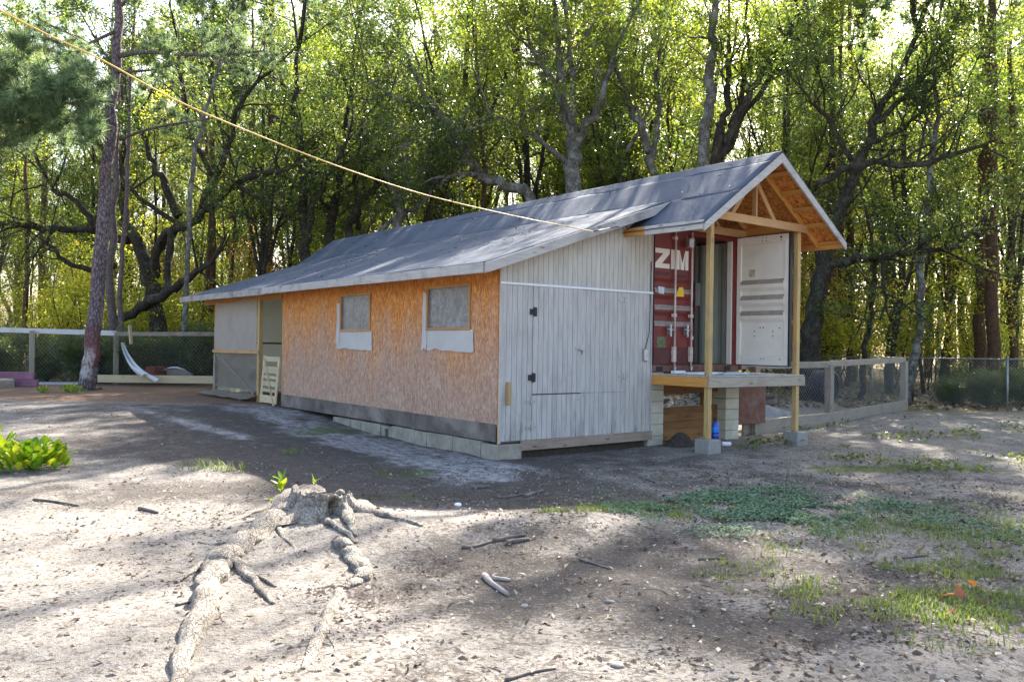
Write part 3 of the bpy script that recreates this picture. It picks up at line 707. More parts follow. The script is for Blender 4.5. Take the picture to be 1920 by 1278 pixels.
def corr(x, sgn, y0, y1, z0, z1, mb, d=.036, per=.28):
    """vertical trapezoid corrugation along Y"""
    pts = [(x, y0)]; y_ = y0
    while y_ < y1-per:
        pts += [(x, y_+.07), (x+sgn*d, y_+.14), (x+sgn*d, y_+.21), (x, y_+.28)]; y_ += per
    pts.append((x, y1))
    n = len(pts); vs = [(p, q, z) for z in (z0, z1) for p, q in pts]
    mb.add(vs, [(i, i+1, n+i+1, n+i) for i in range(n-1)])
for x, sg, nm in ((X1-.03, -1, 'inner_wall'), (X0+.03, 1, 'inner_wall')):
    mb = MB(); corr(x, sg, .14, YE, 1.40, 3.75, mb); obj(nm, mb, MT['inner'], con)
for x, sg in ((X1, 1), (X0-.004, -1)):
    mb = MB(); corr(x, -sg, .14, YE, 1.28, 3.85, mb); obj('side_wall', mb, MT['red'], con)
mb = MB(); mb.box(X0,X1,.14,YE,3.78,3.80); obj('container_roof', mb, MT['red'], con)
mb = MB(); mb.box(X0,X1,.14,YE,1.33,1.398); obj('container_floor', mb, MT['sill'], con)
mb = MB(); mb.box(X0,X1,YE-.04,YE,1.40,3.78); obj('back_wall', mb, MT['inner'], con)
mb = MB(); mb.box(5.60,5.612,.9,1.3,2.55,3.0); obj('wall_plaque', mb, MT['letter'], con)
# left door (closed): ribbed steel profile in (y, z), extruded along X
ribs = [(2.78,.10), (2.48,.10), (2.19,.10)]
prof = [(.0,3.735)]
for zc, hh in ribs: prof += [(.0,zc+.15), (.036,zc+.08), (.036,zc-.02), (.0,zc-.06)]
prof += [(.0,1.405)]
def extr_x(prof, xa, xb, mb): 
    n = len(prof); vs = [(x, p, q) for x in (xa, xb) for p, q in prof]
    mb.add(vs, [(i, i+1, n+i+1, n+i) for i in range(n-1)])
DL0, DL1 = X0+.055, 4.40
mb = MB(); extr_x([(p-.005, q) for p, q in prof], DL0, DL1, mb); ld = obj('door', mb, MT['red'], con); tag(ld, 'closed left door with big cream letters')
for zc, hh in ribs:
    mb = MB(); mb.add([(DL0+.02,-.0065,zc-.062),(DL1-.05,-.0065,zc-.062),(DL1-.05,.029,zc-.018),(DL0+.02,.029,zc-.018)], [(0,1,2,3)]); mb.add([(DL0+.02,-.007,zc-.064),(DL1-.05,-.007,zc-.064),(DL1-.05,-.007,zc-.105),(DL0+.02,-.007,zc-.105)], [(3,2,1,0)])
    obj('ledge_band', mb, MT['dustband'], ld)
mb = MB(); mb.box(DL1-.005,DL1+.018,-.02,.05,1.41,3.73); mb.box(DL0-.006,DL0,-.01,.05,1.41,3.73); obj('door_gasket', mb, MT['black'], ld)
mb = MB(); mb.box(DL0,DL1-.02,-.016,-.004,1.41,1.70); obj('kick_plate', mb, MT['darkred'], ld, bev=.004)
for x in (3.834, 4.275):
    mb = MB(); mb.tube([(x,-.055,1.33),(x,-.055,3.80)], .017, 10); rod = obj('lock_rod', mb, MT['rod'], ld, smooth=True)
    mb = MB()
    for z in (1.62, 2.28, 3.66): mb.box(x-.045,x+.035,-.075,-.006,z-.03,z+.03)
    mb.box(x-.035,x+.035,-.07,-.006,1.45,1.72); obj('rod_bracket', mb, MT['rod'], ld, bev=.005)
    mb = MB(); mb.tube([(x-.005,-.07,2.01),(x-.10,-.08,2.02),(x-.22,-.075,2.03)], [.022,.017,.012], 8); mb.box(x-.16,x-.11,-.09,-.006,1.93,2.10); mb.tube([(x-.135,-.09,1.90),(x-.135,-.09,2.12)], .016, 8)
    obj('handle', mb, MT['steel'], ld, smooth=False)
    mb = MB(); mb.tube([(x,-.06,1.30),(x+.02,-.06,1.36),(x,-.06,1.40)], .02, 6); obj('rod_cam', mb, MT['steel'], ld)
def poly(mb, pts, y0, y1): mb.ext([(p, q) for p, q in pts], y0, y1, 'Y')
def letter(polys, nm='letter'):
    mb = MB()
    for p in polys: poly(mb, p, -.0085, -.0055)
    obj(nm, mb, MT['letter'], ld)
zt, zb = 3.452, 3.105
h4 = (zt-zb)*.24
letter([[(3.362,zt),(3.362,zt-h4),(3.725,zt-h4),(3.725,zt)], [(3.56,zt-h4),(3.362,zb+h4),(3.53,zb+h4),(3.725,zt-h4)], [(3.362,zb+h4),(3.362,zb),(3.725,zb),(3.725,zb+h4)]])
letter([[(3.765,zt),(3.765,zb),(3.868,zb),(3.868,zt)]])
ml, mr = 3.905, 4.225
letter([[(ml,zt),(ml,zb),(ml+.085,zb),(ml+.085,zt)], [(mr-.085,zt),(mr-.085,zb),(mr,zb),(mr,zt)], [(ml+.085,zt),(ml+.115,zb),((ml+mr)/2,zb),((ml+mr)/2,zb+.12)], [(mr-.085,zt),((ml+mr)/2,zb+.12),((ml+mr)/2,zb),(mr-.115,zb)]])
for a, b, c, d in ((3.385,3.72,2.97,3.05), (3.90,4.17,2.955,3.02)):
    mb = MB(); poly(mb, [(a,c),(a-.03,d),(b+.03,d-.005),(b-.02,c+.005)][::-1], -.0075, -.0055); obj('painted_over_patch', mb, MT['redover'], ld)
mb = MB(); poly(mb, [(3.46,2.66),(3.44,2.78),(3.60,2.77),(3.59,2.65)], -.009, -.0055); obj('sticker', mb, MT['paper'], ld)
mb = MB(); poly(mb, [(3.90,2.62),(3.985,2.79),(4.09,2.79),(4.115,2.625)], -.009, -.0055); dec = obj('decal', mb, MT['yellow'], ld)
mb = MB(); poly(mb, [(3.43,1.63),(3.43,1.90),(3.65,1.895),(3.65,1.62)], -.009, -.0055); obj('plate', mb, MT['greenplate'], ld)
mb = MB(); mb.box(4.30,4.38,-.012,-.005,1.86,1.92); obj('tag', mb, MT['letter'], ld)
mb = MB(); mb.tube([(4.385,-.02,2.50),(4.41,-.03,2.42),(4.40,-.03,2.36)], .008, 6); mb.tube([(4.41,-.03,2.42),(4.45,-.03,2.36)], .012, 6); obj('strap', mb, MT['red'], ld)
mb = MB(); mb.box(4.07,4.19,-.17,-.08,3.50,3.66); mb.tube([(4.13,-.09,3.6),(4.13,-.04,3.74)], .012, 6); obj('flood_lamp', mb, MT['steel'], con, bev=.01)
# right door, swung out square to the front; its inner face looks to -X
HX = 5.595
rp = [(.0,3.80)]
rp = [(HX,3.80),(HX,3.69),(HX-.012,3.68),(HX-.012,2.985)]
for zc in (2.935, 2.645, 2.36): rp += [(HX-.012,zc+.055),(HX-.05,zc+.035),(HX-.05,zc-.10),(HX-.012,zc-.16)]
rp += [(HX-.012,1.58),(HX,1.57),(HX,1.405),(HX+.05,1.405),(HX+.05,3.80)]
rp = [(HX,3.80),(HX,3.66),(HX+.022,3.65),(HX+.022,2.985)]
for zc in (2.94, 2.65, 2.36): rp += [(HX+.022,zc+.05),(HX-.018,zc+.0),(HX-.018,zc-.10),(HX+.022,zc-.17)]
rp += [(HX+.022,1.585),(HX,1.575),(HX,1.405),(HX+.05,1.405),(HX+.05,3.80)]
mb = MB(); mb.ext(rp, -1.075, -.115, 'Y'); rd = obj('door', mb, MT['white'], con); tag(rd, 'open right door showing its white inner face')
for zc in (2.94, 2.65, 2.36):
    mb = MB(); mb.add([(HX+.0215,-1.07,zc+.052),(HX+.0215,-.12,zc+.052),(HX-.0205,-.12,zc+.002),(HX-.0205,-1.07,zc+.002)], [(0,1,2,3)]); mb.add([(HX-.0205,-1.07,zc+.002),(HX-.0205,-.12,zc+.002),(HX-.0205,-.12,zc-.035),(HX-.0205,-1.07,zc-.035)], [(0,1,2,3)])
    obj('ledge_band', mb, MT['brownledge'], rd)  # brown band over the upper slope and brow of each rib
for a, b in ((-1.17,-1.076), (-.114,-.02)):
    mb = MB(); mb.box(HX-.004,HX+.05,a,b,1.405,3.80); obj('door_stile', mb, MT['white'], rd, bev=.006)
mb = MB(); mb.box(HX-.012,HX+.062,-1.205,-1.171,1.39,3.815); mb.box(HX-.006,HX+.06,-1.17,-.02,3.801,3.815); mb.box(HX-.006,HX+.06,-1.17,-.02,1.388,1.404); obj('door_gasket', mb, MT['black'], rd)
mb = MB(); mb.box(HX+.051,HX+.058,-1.17,-.02,1.405,3.80); obj('outer_skin', mb, MT['red'], rd)
for y_, z, r_ in ((-.60,3.76,.011),(-.68,3.76,.011),(-.60,3.70,.011),(-.68,3.70,.011),(-1.0,3.745,.022),(-1.0,3.69,.012),(-.55,2.10,.013),(-.62,2.10,.013),(-.97,2.09,.013),(-.42,2.03,.013),(-.42,1.94,.013),(-.83,2.03,.013),(-.83,1.94,.013),(-.58,1.52,.011),(-.64,1.52,.011),(-1.0,1.52,.013)):
    mb = MB(); xx = HX-.003 if (z > 3.66 or z < 1.575) else HX+.019
    mb.tube([(xx,y_,z),(xx+.004,y_,z)], r_, 8); obj('bolt_hole', mb, MT['black'], rd)
mb = MB(); mb.box(HX+.018,HX+.021,-.42,-.28,3.05,3.19); obj('label_residue', mb, plain('label_residue', (.50,.40,.30), .8, var=.5, sc=40), rd)

# piers of block, each pair front and rear
def pier(x0, x1, y0, y1, lab, grp='block piers under the container'):
    t = thing('block_pier', lab, 'pier', ((x0+x1)/2,(y0+y1)/2,0), grp)
    z = -.06; k = 0
    while z < ZB-.01:
        h_ = min(.2, ZB-.003-z); mb = MB(); o1 = random.uniform(-.006,.006)
        mb.box(x0+o1,x1+o1,y0+o1,y1+o1,z+.003,z+h_); obj('block', mb, MT['pier'], t, bev=.006); z += .203; k += 1
pier(3.27,3.66,.03,.43,'painted block pier at the grey wall corner, left of the planks')
pier(5.38,5.77,.03,.43,'painted block pier between the planks and the brown panel')
pier(3.27,3.66,11.6,12.0,'rear block pier under the container on the shed side')
pier(5.38,5.77,11.6,12.0,'rear block pier under the container on the pen side')
# plank screen between the piers
ps = thing('plank_screen', 'brown plank screen between two block piers below the container', 'planks', (4.5,.25,0))
for z0, z1, a, b in ((.86,1.03,3.62,5.42),(.50,.62,3.62,5.42),(.36,.495,3.63,5.40),(.22,.355,3.62,5.41),(.02,.215,3.62,5.40)):
    beam('plank', MT['brownplank'], (a,.24+random.uniform(-.01,.01),(z0+z1)/2-.008), (b,.25,(z0+z1)/2+.012), .035, z1-z0, ps)
beam('cleat', MT['brownplank'], (5.0,.285,.05), (5.0,.285,1.05), .04, .09, ps, up=(0,-1,0))
tag(obj('brown_board', (lambda b: (b.box(5.83,6.78,.16,.18,.22,1.08), b)[1])(MB()), MT['sill'], bev=.003), 'dark red-brown board standing beside the right pier under the open door', 'board')

# things on and by the deck
mb = MB(); mb.box(-.38,.38,-.16,.16,0,.03); tag(obj('white_board', mb, MT['whiteboard'], bev=.004, world=Matrix.Translation((4.05,-.55,1.253)) @ Matrix.Rotation(.1,4,'Z')), 'flat white board lying on the porch deck before the red door', 'board')
mb = MB(); mb.box(-.30,.30,-.14,.14,0,.022); tag(obj('white_board', mb, MT['paper'], bev=.004, world=Matrix.Translation((4.55,-.75,1.253)) @ Matrix.Rotation(-.15,4,'Z')), 'pale blue-white sheet lying on the deck right of the left post', 'board')
mb = MB(); mb.box(-.14,.14,-.05,.05,0,.05); tag(obj('white_box', mb, MT['whiteboard'], bev=.006, world=Matrix.Translation((3.72,-.25,1.253))), 'small white box on the deck below the left lock rod', 'box')
bq = at(1341, 826, 14.18); BX, BY = float(bq[0]), float(bq[1])
bt = thing('blue_bottle', 'blue plastic bottle with dark top standing on the left concrete footing beside the post', 'bottle', (BX,BY,.215))
bz = .197
mb = MB(); mb.lathe([(.002,.0),(.056,.0),(.062,.012),(.063,.06),(.058,.075),(.063,.09),(.063,.20),(.058,.235),(.044,.262),(.028,.28),(.026,.29)], 20, (BX,BY,bz+.02)); obj('bottle_body', mb, MT['jug'], bt, smooth=True)
mb = MB(); mb.lathe([(.002,.284),(.031,.284),(.031,.315),(.027,.322),(.002,.322)], 16, (BX,BY,bz+.02)); obj('cap', mb, MT['black'], bt)
mb = MB(); mb.lathe([(.0635,.10),(.0645,.105),(.0645,.185),(.0635,.19)], 20, (BX,BY,bz+.02)); obj('label_band', mb, plain('light_blue_band', (.03,.18,.62), .3, var=.1), bt, smooth=True)
p = gat(1362, 836); mb = MB(); mb.lathe([(.02,-.08),(.038,-.078),(.04,-.06),(.04,.06),(.036,.078),(.02,.08)], 14)
tag(obj('drink_can', mb, MT['whiteboard'], smooth=False, world=Matrix.Translation((p[0],p[1],p[2]+.04)) @ Matrix.Rotation(-.6,4,'Z') @ Matrix.Rotation(1.57,4,'Y')), 'pale can lying on the ground right of the left footing', 'can')

# slatted gate leaning in the doorway
gt = thing('slatted_gate', 'pale slatted wooden gate leaning in the shed doorway', 'gate', (-.1,8.9,.25))
ga, gb = (-.10,8.44), (-.04,9.40)
beam('stile', MT['palewood'], (-.12,8.46,.27), (-.03,8.46,1.36), .035, .09, gt, up=(0,1,0))
beam('stile', MT['palewood'], (-.12,9.34,.27), (-.03,9.34,1.38), .035, .09, gt, up=(0,1,0))
for z0, z1 in ((.28,.46),(.53,.60),(.67,.78),(.84,.91),(.97,1.13),(1.24,1.36)):
    zc = (z0+z1)/2; xx = -.135+.085*(zc-.27)
    beam('slat', MT['palewood'], (xx,8.44,zc), (xx,9.38,zc), .018, z1-z0, gt)
beam('brace', MT['palewood'], (-.16,8.44,.22), (-.075,9.25,1.30), .02, .05, gt, up=(1,0,0))

# ------------------------------------------------------------------ fences
def dpt(px, d): 
    p = at(px, 640, d); return np.array([p[0], p[1]])
fl = thing('wire_fence', 'wooden rail and wire mesh fence behind the pine at the left', 'fence', (*dpt(100,27.5), .2))
A, B, Cc = dpt(-60,27.8), dpt(218,27.4), dpt(412,27.0)
hz = lambda p: gz(p[0], p[1])
beam('top_rail', MT['palerail'], (*A,1.98), (*B,1.90), .05, .16, fl)
beam('top_rail', MT['oldrail'], (*B,1.88), (*Cc,1.92), .05, .13, fl)
for q in (-60, 60, 218, 412):
    p = dpt(q,27.45); beam('fence_post', MT['oldrail'], (p[0],p[1],.1), (p[0],p[1],1.95), .14, .14, fl, up=(0,1,0))
mb = MB(); wire_panel(A, B, .28, 1.98, .13, .0028, mb); wire_panel(B, Cc, .28, 1.95, .13, .0028, mb); tag(obj('wire_mesh', mb, MT['wire'], fl), kind='stuff')
p, q = dpt(170,27.1), dpt(406,26.7); beam('base_board', MT['palewood'], (*p,.46), (*q,.49), .06, .24, fl)
p, q = dpt(75,27.2), dpt(160,27.1); beam('base_board', MT['palerail'], (*p,.24), (*q,.26), .06, .16, fl)
# clutter along the left fence
p = dpt(32,25.6); mb = MB(); mb.box(-.65,.65,-.05,.05,0,.22); tag(obj('painted_board', mb, MT['purple'], bev=.01, world=Matrix.Translation((p[0]-.1,p[1],hz(p)+.21)) @ Matrix.Rotation(R(-37),4,'Z')), 'purple-pink board, upper of two stacked by the left fence', 'board', 'purple boards by the left fence')
mb = MB(); mb.box(-.5,.5,-.06,.06,0,.20); tag(obj('painted_board', mb, MT['purple'], bev=.01, world=Matrix.Translation((p[0]+.1,p[1]-.15,hz(p))) @ Matrix.Rotation(R(-37),4,'Z')), 'purple-pink board, lower of two stacked by the left fence', 'board', 'purple boards by the left fence')
p = dpt(2,25); mb = MB(); mb.box(-.3,.3,-.25,.25,-.05,.25); tag(obj('grey_block', mb, MT['block'], bev=.05, world=Matrix.Translation((p[0],p[1],hz(p))) @ Matrix.Rotation(.4,4,'Z')), 'grey block by the purple boards at the left edge', 'block')
p0 = at(231,642,26.9); p1 = at(283,708,26.6)
mb = MB(); mb.grid(lambda a_, b_: tuple(p0*(1-b_**1.4)+p1*b_**1.4 + RIGHT*(.05+.50*b_)*(a_-.5) + UP*(.12*b_*math.sin(a_*6)-.28*math.sin(math.pi*b_)) - FWD*.12*math.sin(a_*9)), 14, 16)
tag(obj('draped_tarp', mb, MT['tarpw'], smooth=True), 'white tarpaulin hung from the left fence down to the base board', 'tarp')
p0 = at(322,698,27.6); mb = MB(); mb.grid(lambda a_, b_: tuple(p0 + RIGHT*(-.5+1.1*a_) + np.array([0,0,1])*(.25*math.sin(math.pi*a_)*(.6+.4*math.sin(b_*7))-.3*b_) + FWD*(.7*b_)), 12, 8)
tag(obj('folded_tarp', mb, MT['tarpw'], smooth=True), 'crumpled white sheet lying behind the left base board', 'tarp')
mb = MB(); pp = at(293,690,27.7); mb.box(-.28,.28,-.2,.2,-.25,.06); tag(obj('red_crate', mb, MT['red'], bev=.03, world=Matrix.Translation((pp[0],pp[1],pp[2])) @ Matrix.Rotation(.5,4,'Z')), 'dull red crate among the clutter behind the left fence', 'crate')
p0, p1 = at(243,610,26.9), at(246,645,26.9); tag(beam('scrap_wood', MT['palewood'], p0, p1, .05, .16, None, up=tuple(-FWD)), 'scrap of pale wood nailed on the left fence rail', 'wood scrap')

# pen fence on the right
F0, F1, F2 = np.array([6.3,.42]), np.array([9.95,.75]), np.array([15.5,1.95])
pf = thing('pen_fence', 'low timber and wire pen fence running right from the porch', 'fence', (10,.8,0))
for q in (np.array([6.62,.30]), F1, F2):
    z0 = gz(*q); beam('fence_post', MT['oldrail'], (q[0],q[1],z0-.1), (q[0],q[1],z0+1.36), .15, .15, pf, up=(0,1,0))
e = lambda q, z: (q[0], q[1], gz(*q)+z)
beam('top_rail', MT['oldrail'], e(F0,1.38), e(F1,1.36), .06, .14, pf); beam('top_rail', MT['oldrail'], e(F1,1.38), e(F2,1.40), .06, .14, pf)
beam('base_board', MT['oldrail'], e(F0+[0,-.08],.13), e(F1+[0,-.08],.12), .05, .30, pf); beam('base_board', MT['oldrail'], e(F1+[0,-.08],.12), e(F2+[0,-.08],.14), .05, .30, pf)
mb = MB(); wire_panel(F0+[0,-.12], F1+[0,-.12], .0, 1.36, .10, .0016, mb, (gz(*F0),gz(*F1))); wire_panel(F1+[0,-.12], F2+[0,-.12], .0, 1.38, .11, .0017, mb, (gz(*F1),gz(*F2))); tag(obj('wire_mesh', mb, MT['wire'], pf), kind='stuff')
# gravel heap and black pipes inside the pen
def heap(name, c, rx, ry, h_, mat_, lab, cat, seed):
    mb = MB()
    def hf(a_, b_):
        t = a_*2*math.pi; r_ = b_
        x = c[0]+rx*r_*math.cos(t); y_ = c[1]+ry*r_*math.sin(t)
        return (x, y_, gz(x,y_)-.03+h_*(math.cos(r_*math.pi)*.5+.5)*(.7+.6*float(fbm(x*2.5,y_*2.5,seed,4))))
    mb.grid(hf, 40, 14); return tag(obj(name, mb, mat_, smooth=True), lab, cat)
heap('gravel_heap', (9.6,3.0), 2.6, 1.3, .45, MT['gravel'], 'low heap of pale grey gravel inside the right pen', 'gravel heap', 3)
heap('soil_heap', (3.75,-.28), .42, .34, .26, MT['chip'], 'small dark soil heap at the foot of the left block pier', 'soil heap', 7)
for k, (x, y_, L, dz) in enumerate(((11.6,4.4,3.4,.10),(12.2,4.7,3.0,.28),(10.8,4.2,2.8,.10))):
    mb = MB(); mb.tube([(x-L/2,y_,gz(x,y_)+dz),(x,y_+.12,gz(x,y_)+dz+.02),(x+L/2,y_+.3,gz(x,y_)+dz)], .1, 10)
    tag(obj('black_pipe', mb, MT['rubberhose'], smooth=True), ''+('topmost black plastic pipe of three behind the gravel heap' if k == 1 else 'right-hand lower black plastic pipe behind the gravel heap' if k == 0 else 'left-hand lower black plastic pipe behind the gravel heap'), 'pipe', 'black pipes in the pen')
mb = MB()
for k in range(5):
    mb.tube([(14.2+.42*math.cos(t), 3.4+.1*k, .55+.1+.42*math.sin(t)) for t in np.linspace(0, 2*math.pi, 22)], .05, 6, cap=False)
tag(obj('coiled_hose', mb, MT['rubberhose'], smooth=True), 'coil of black hose standing at the far corner of the pen', 'hose')
# chain link fence beyond
cf_ = thing('chain_link_fence', 'green-grey chain link fence along the woods at the right', 'fence', (17.5,1,0))
P_ = [dpt(1500,33), dpt(1636,30), dpt(1890,24.6), dpt(2080,22)]
for q in P_:
    z0 = gz(*q); mb = MB(); mb.tube([(q[0],q[1],z0-.1),(q[0],q[1],z0+1.50)], .03, 8); mb.lathe([(.036,0),(.036,.03),(.01,.06)], 8, (q[0],q[1],z0+1.50)); obj('fence_post', mb, MT['wire'], cf_, smooth=True)
mb = MB(); mb.tube([(q[0],q[1],gz(*q)+1.46) for q in P_], .021, 8); obj('top_rail', mb, MT['wire'], cf_, smooth=True)
mb = MB()
for a_, b_ in zip(P_[:-1], P_[1:]): wire_panel(a_, b_, .02, 1.45, .10, .003, mb, (gz(*a_),gz(*b_)))
tag(obj('wire_mesh', mb, MT['wire'], cf_), kind='stuff')

#TREES#
# ------------------------------------------------------------------ trees
LEAVES = []
def fast_mesh(name, V, F, mat, rnd=None, smooth=False):
    me = bpy.data.meshes.new(name); k = F.shape[1]
    me.vertices.add(len(V)); me.vertices.foreach_set('co', np.ascontiguousarray(V, dtype=np.float32).ravel())
    me.loops.add(F.size); me.loops.foreach_set('vertex_index', F.ravel().astype(np.int32))
    me.polygons.add(len(F)); me.polygons.foreach_set('loop_start', np.arange(0, F.size, k, dtype=np.int32))
    me.update(calc_edges=True)
    if smooth: me.polygons.foreach_set('use_smooth', np.ones(len(F), bool))
    if rnd is not None:
        a = me.attributes.new('rnd', 'FLOAT', 'POINT'); a.data.foreach_set('value', np.ascontiguousarray(rnd, dtype=np.float32))
    me.materials.append(mat); return me
def unit(v): return v / (np.linalg.norm(v, axis=-1, keepdims=True) + 1e-9)
def leaf_mesh(name, P, size, mat, rng, asp=.5, crnd=None, flat=.5, sunward=0.0):
    """diamond leaves at points P"""
    n = len(P); nrm = unit(rng.randn(n, 3) + np.array([0, 0, flat*2.0]))
    a = unit(np.cross(nrm, unit(rng.randn(n, 3)))); b = np.cross(nrm, a)
    L = size*(.6+.8*rng.rand(n))[:, None]; W = L*asp
    fold = nrm*L*.12
    V = np.stack([P-a*L*.5, P+b*W*.5+fold-a*L*.06, P+a*L*.5, P-b*W*.5+fold-a*L*.06], 1).reshape(-1, 3)
    F = np.arange(4*n).reshape(n, 4)
    r = rng.rand(n)
    if crnd is not None: r = np.clip(.55*crnd+.45*r, 0, 1)
    return fast_mesh(name, V, F, mat, np.repeat(r, 4))
def smooth_path(pts, k=4):
    pts = np.asarray(pts, float); n = len(pts)
    if n < 3: return pts
    out = []
    for i in range(n-1):
        p0, p1, p2, p3 = pts[max(i-1,0)], pts[i], pts[i+1], pts[min(i+2,n-1)]
        for t in np.linspace(0, 1, k, endpoint=False):
            out.append(.5*((2*p1)+(-p0+p2)*t+(2*p0-5*p1+4*p2-p3)*t*t+(-p0+3*p1-3*p2+p3)*t**3))
    out.append(pts[-1]); return np.array(out)
def pick(path, t):
    n = len(path)-1; f = min(max(t*n, 0), n-1e-6); i = int(f)
    return path[i]*(1-f+i)+path[i+1]*(f-i), path[i+1]-path[i], i
def wander(p, d, L, k, jit, up, rng):
    pts = [p]; 
    for i in range(k):
        d = d + rng.randn(3)*jit + np.array([0,0,up]); d = d/np.linalg.norm(d)
        p = p + d*L/k; pts.append(p)
    return np.array(pts)
def grow(limbs, rng, sec=9, seclen=2.2, ter=5, terlen=.8, up=.08, tmin=.35, side_up=.25):
    """twig skeleton on the given limbs (path, radii): returns twig tubes and leaf centres"""
    tw = []; cen = []
    for path, rad, tm, ns in limbs:
        ns = ns if ns is not None else sec
        for k in range(ns):
            t = tm + (1-tm)*(k+rng.rand())/max(ns,1); p, tg, i = pick(path, min(t, .999)); tg = tg/(np.linalg.norm(tg)+1e-9)
            d = rng.randn(3); d -= tg*(d@tg)*.8; d = d/np.linalg.norm(d)*.9 + tg*.55 + np.array([0,0,side_up]); d /= np.linalg.norm(d)
            L = seclen*(.55+.8*rng.rand()); r0 = min(rad[min(i, len(rad)-1)]*.55, .012+.014*L)
            s = wander(p, d, L, 4, .22, up, rng); tw.append((s, np.linspace(r0, r0*.3, len(s)), 4))
            bare = rng.rand() < (.38 if seclen > .95 else 0)
            for q in range(ter):
                tt = .25+.75*(q+rng.rand())/ter; pp, dd, _ = pick(s, min(tt, .999)); dd = dd/(np.linalg.norm(dd)+1e-9)
                d2 = dd*.7+rng.randn(3)*.6+np.array([0,0,.1]); d2 /= np.linalg.norm(d2)
                s2 = wander(pp, d2, terlen*(.6+.8*rng.rand()), 2, .25, up*.5, rng)
                tw.append((s2, np.array([r0*.3, r0*.22, r0*.12]), 3))
                if not bare: cen.append(s2[1]); cen.append(s2[2])
    return tw, np.array(cen) if cen else np.zeros((0,3))
def scatter(cen, per, sg, rng, gap=.25):
    c = cen[rng.rand(len(cen)) > gap]
    k = np.repeat(np.arange(len(c)), per)
    P = c[k] + rng.randn(len(k), 3)*np.array([sg, sg, sg*.6])
    return P, rng.rand(len(c))[k]
def tubes_mesh(name, tubes, mat, smooth=True):
    mb = MB()
    for pts, rad, n in tubes: mb.tube(pts, rad, n, cap=n > 5)
    me = mb.mesh(name); me.materials.append(mat)
    if smooth: me.polygons.foreach_set('use_smooth', [True]*len(me.polygons))
    return me
def wobble(path, rad, a, rng):
    path = path.copy(); path[1:-1] += rng.randn(len(path)-2, 3)*np.minimum(a, np.asarray(rad)[1:-1, None]*.5); return path
def attach(root, parts):
    for nm, me, kd in parts:
        o = bpy.data.objects.new(nm, me); COL.objects.link(o); o.parent = root; WM[o.name] = Matrix.Identity(4)
        if kd: o['kind'] = kd

def build_tree(trunks, rng, bark, leafm, leaf=.115, per=20, sg=.24, gap=.3, sides=10, asp=.5, flat=.5, base=None, **kw):
    """trunks: list of (points, radii, first twig position, twig count). Returns parts in local coordinates"""
    base = np.zeros(3) if base is None else np.asarray(base, float)
    limbs = []; big = []
    for pts, rad, tm, ns in trunks:
        path = smooth_path(np.asarray(pts, float)-base, 4); t = np.linspace(0, 1, len(path)); r = np.interp(t, np.linspace(0, 1, len(rad)), rad)
        path = wobble(path, r, .06, rng); limbs.append((path, r, tm, ns)); big.append((path, r, sides if r.max() > .06 else 6))
    tw, cen = grow(limbs, rng, **kw)
    parts = [('trunk', tubes_mesh('trunk', big, bark), None), ('branches', tubes_mesh('branches', tw, bark), 'stuff')]
    if len(cen):
        P, cr = scatter(cen, int(per*2.3), sg*.9, rng, gap*.7)
        LEAVES.append(len(P))
        parts.append(('crown', leaf_mesh('crown', P, leaf, leafm, rng, asp, cr, flat), None))
    return parts

def needles(cen, rng, n=46, L=.22, w_=.011):
    c = np.repeat(cen, n, 0); m = len(c)
    d = unit(rng.randn(m, 3)+np.array([0,0,.35])); s = unit(np.cross(d, rng.randn(m, 3)))*w_
    ln = L*(.7+.6*rng.rand(m))[:, None]
    V = np.stack([c-s, c+s, c+d*ln], 1).reshape(-1, 3)
    cr = np.repeat(rng.rand(len(cen)), n)
    return fast_mesh('crown', V, np.arange(3*m).reshape(m, 3), MT['needle'], np.repeat(np.clip(.6*cr+.4*rng.rand(m), 0, 1), 3))

def px_path(pts, d0, d1=None):
    d1 = d0 if d1 is None else d1; n = len(pts)
    return [at(p[0], p[1], d0+(d1-d0)*i/max(n-1,1)) for i, p in enumerate(pts)]
def px_r(ws, d): return [w_*d/FOC/2 for w_ in ws]
def hero(name, label, cat, trunks, seed, bark, leafm, group=None, tops=1, **kw):
    """a tree whose limbs follow the photograph; trunks: (pixels, widths, depth0, depth1, tmin, twigs)"""
    rng = np.random.RandomState(seed); T = []
    for k, (pts, ws, d0, d1, tm, ns) in enumerate(trunks):
        P = px_path(pts, d0, d1)
        if k == 0:
            b = P[0].copy(); b[2] = gz(b[0], b[1])-.15; top = P[0]
            if top[2] > b[2]+.3: P = [b]+P; ws = [ws[0]*1.15]+list(ws)
            else: P[0] = b
            base = np.array([P[0][0], P[0][1], b[2]+.15])
        T.append((P, px_r(ws, (d0+d1)/2), tm, ns))
    for P, rr, tm, ns in list(T):            # the crown goes on above the picture
        if tops and P[-1][2] > 9:
            for q in range(tops):
                d = unit(np.asarray(P[-1])-np.asarray(P[-2]))*.6+rng.randn(3)*.35+np.array([0,0,.5]); d /= np.linalg.norm(d)
                T.append(([np.asarray(x) for x in wander(np.asarray(P[-1]), d, rng.uniform(3.5,6), 3, .2, .1, rng)], [rr[-1], rr[-1]*.7, .02, .01], .1, 8))
    root = thing(name, label, cat, base, group)
    attach(root, build_tree(T, rng, bark, leafm, base=base, **kw)); return root

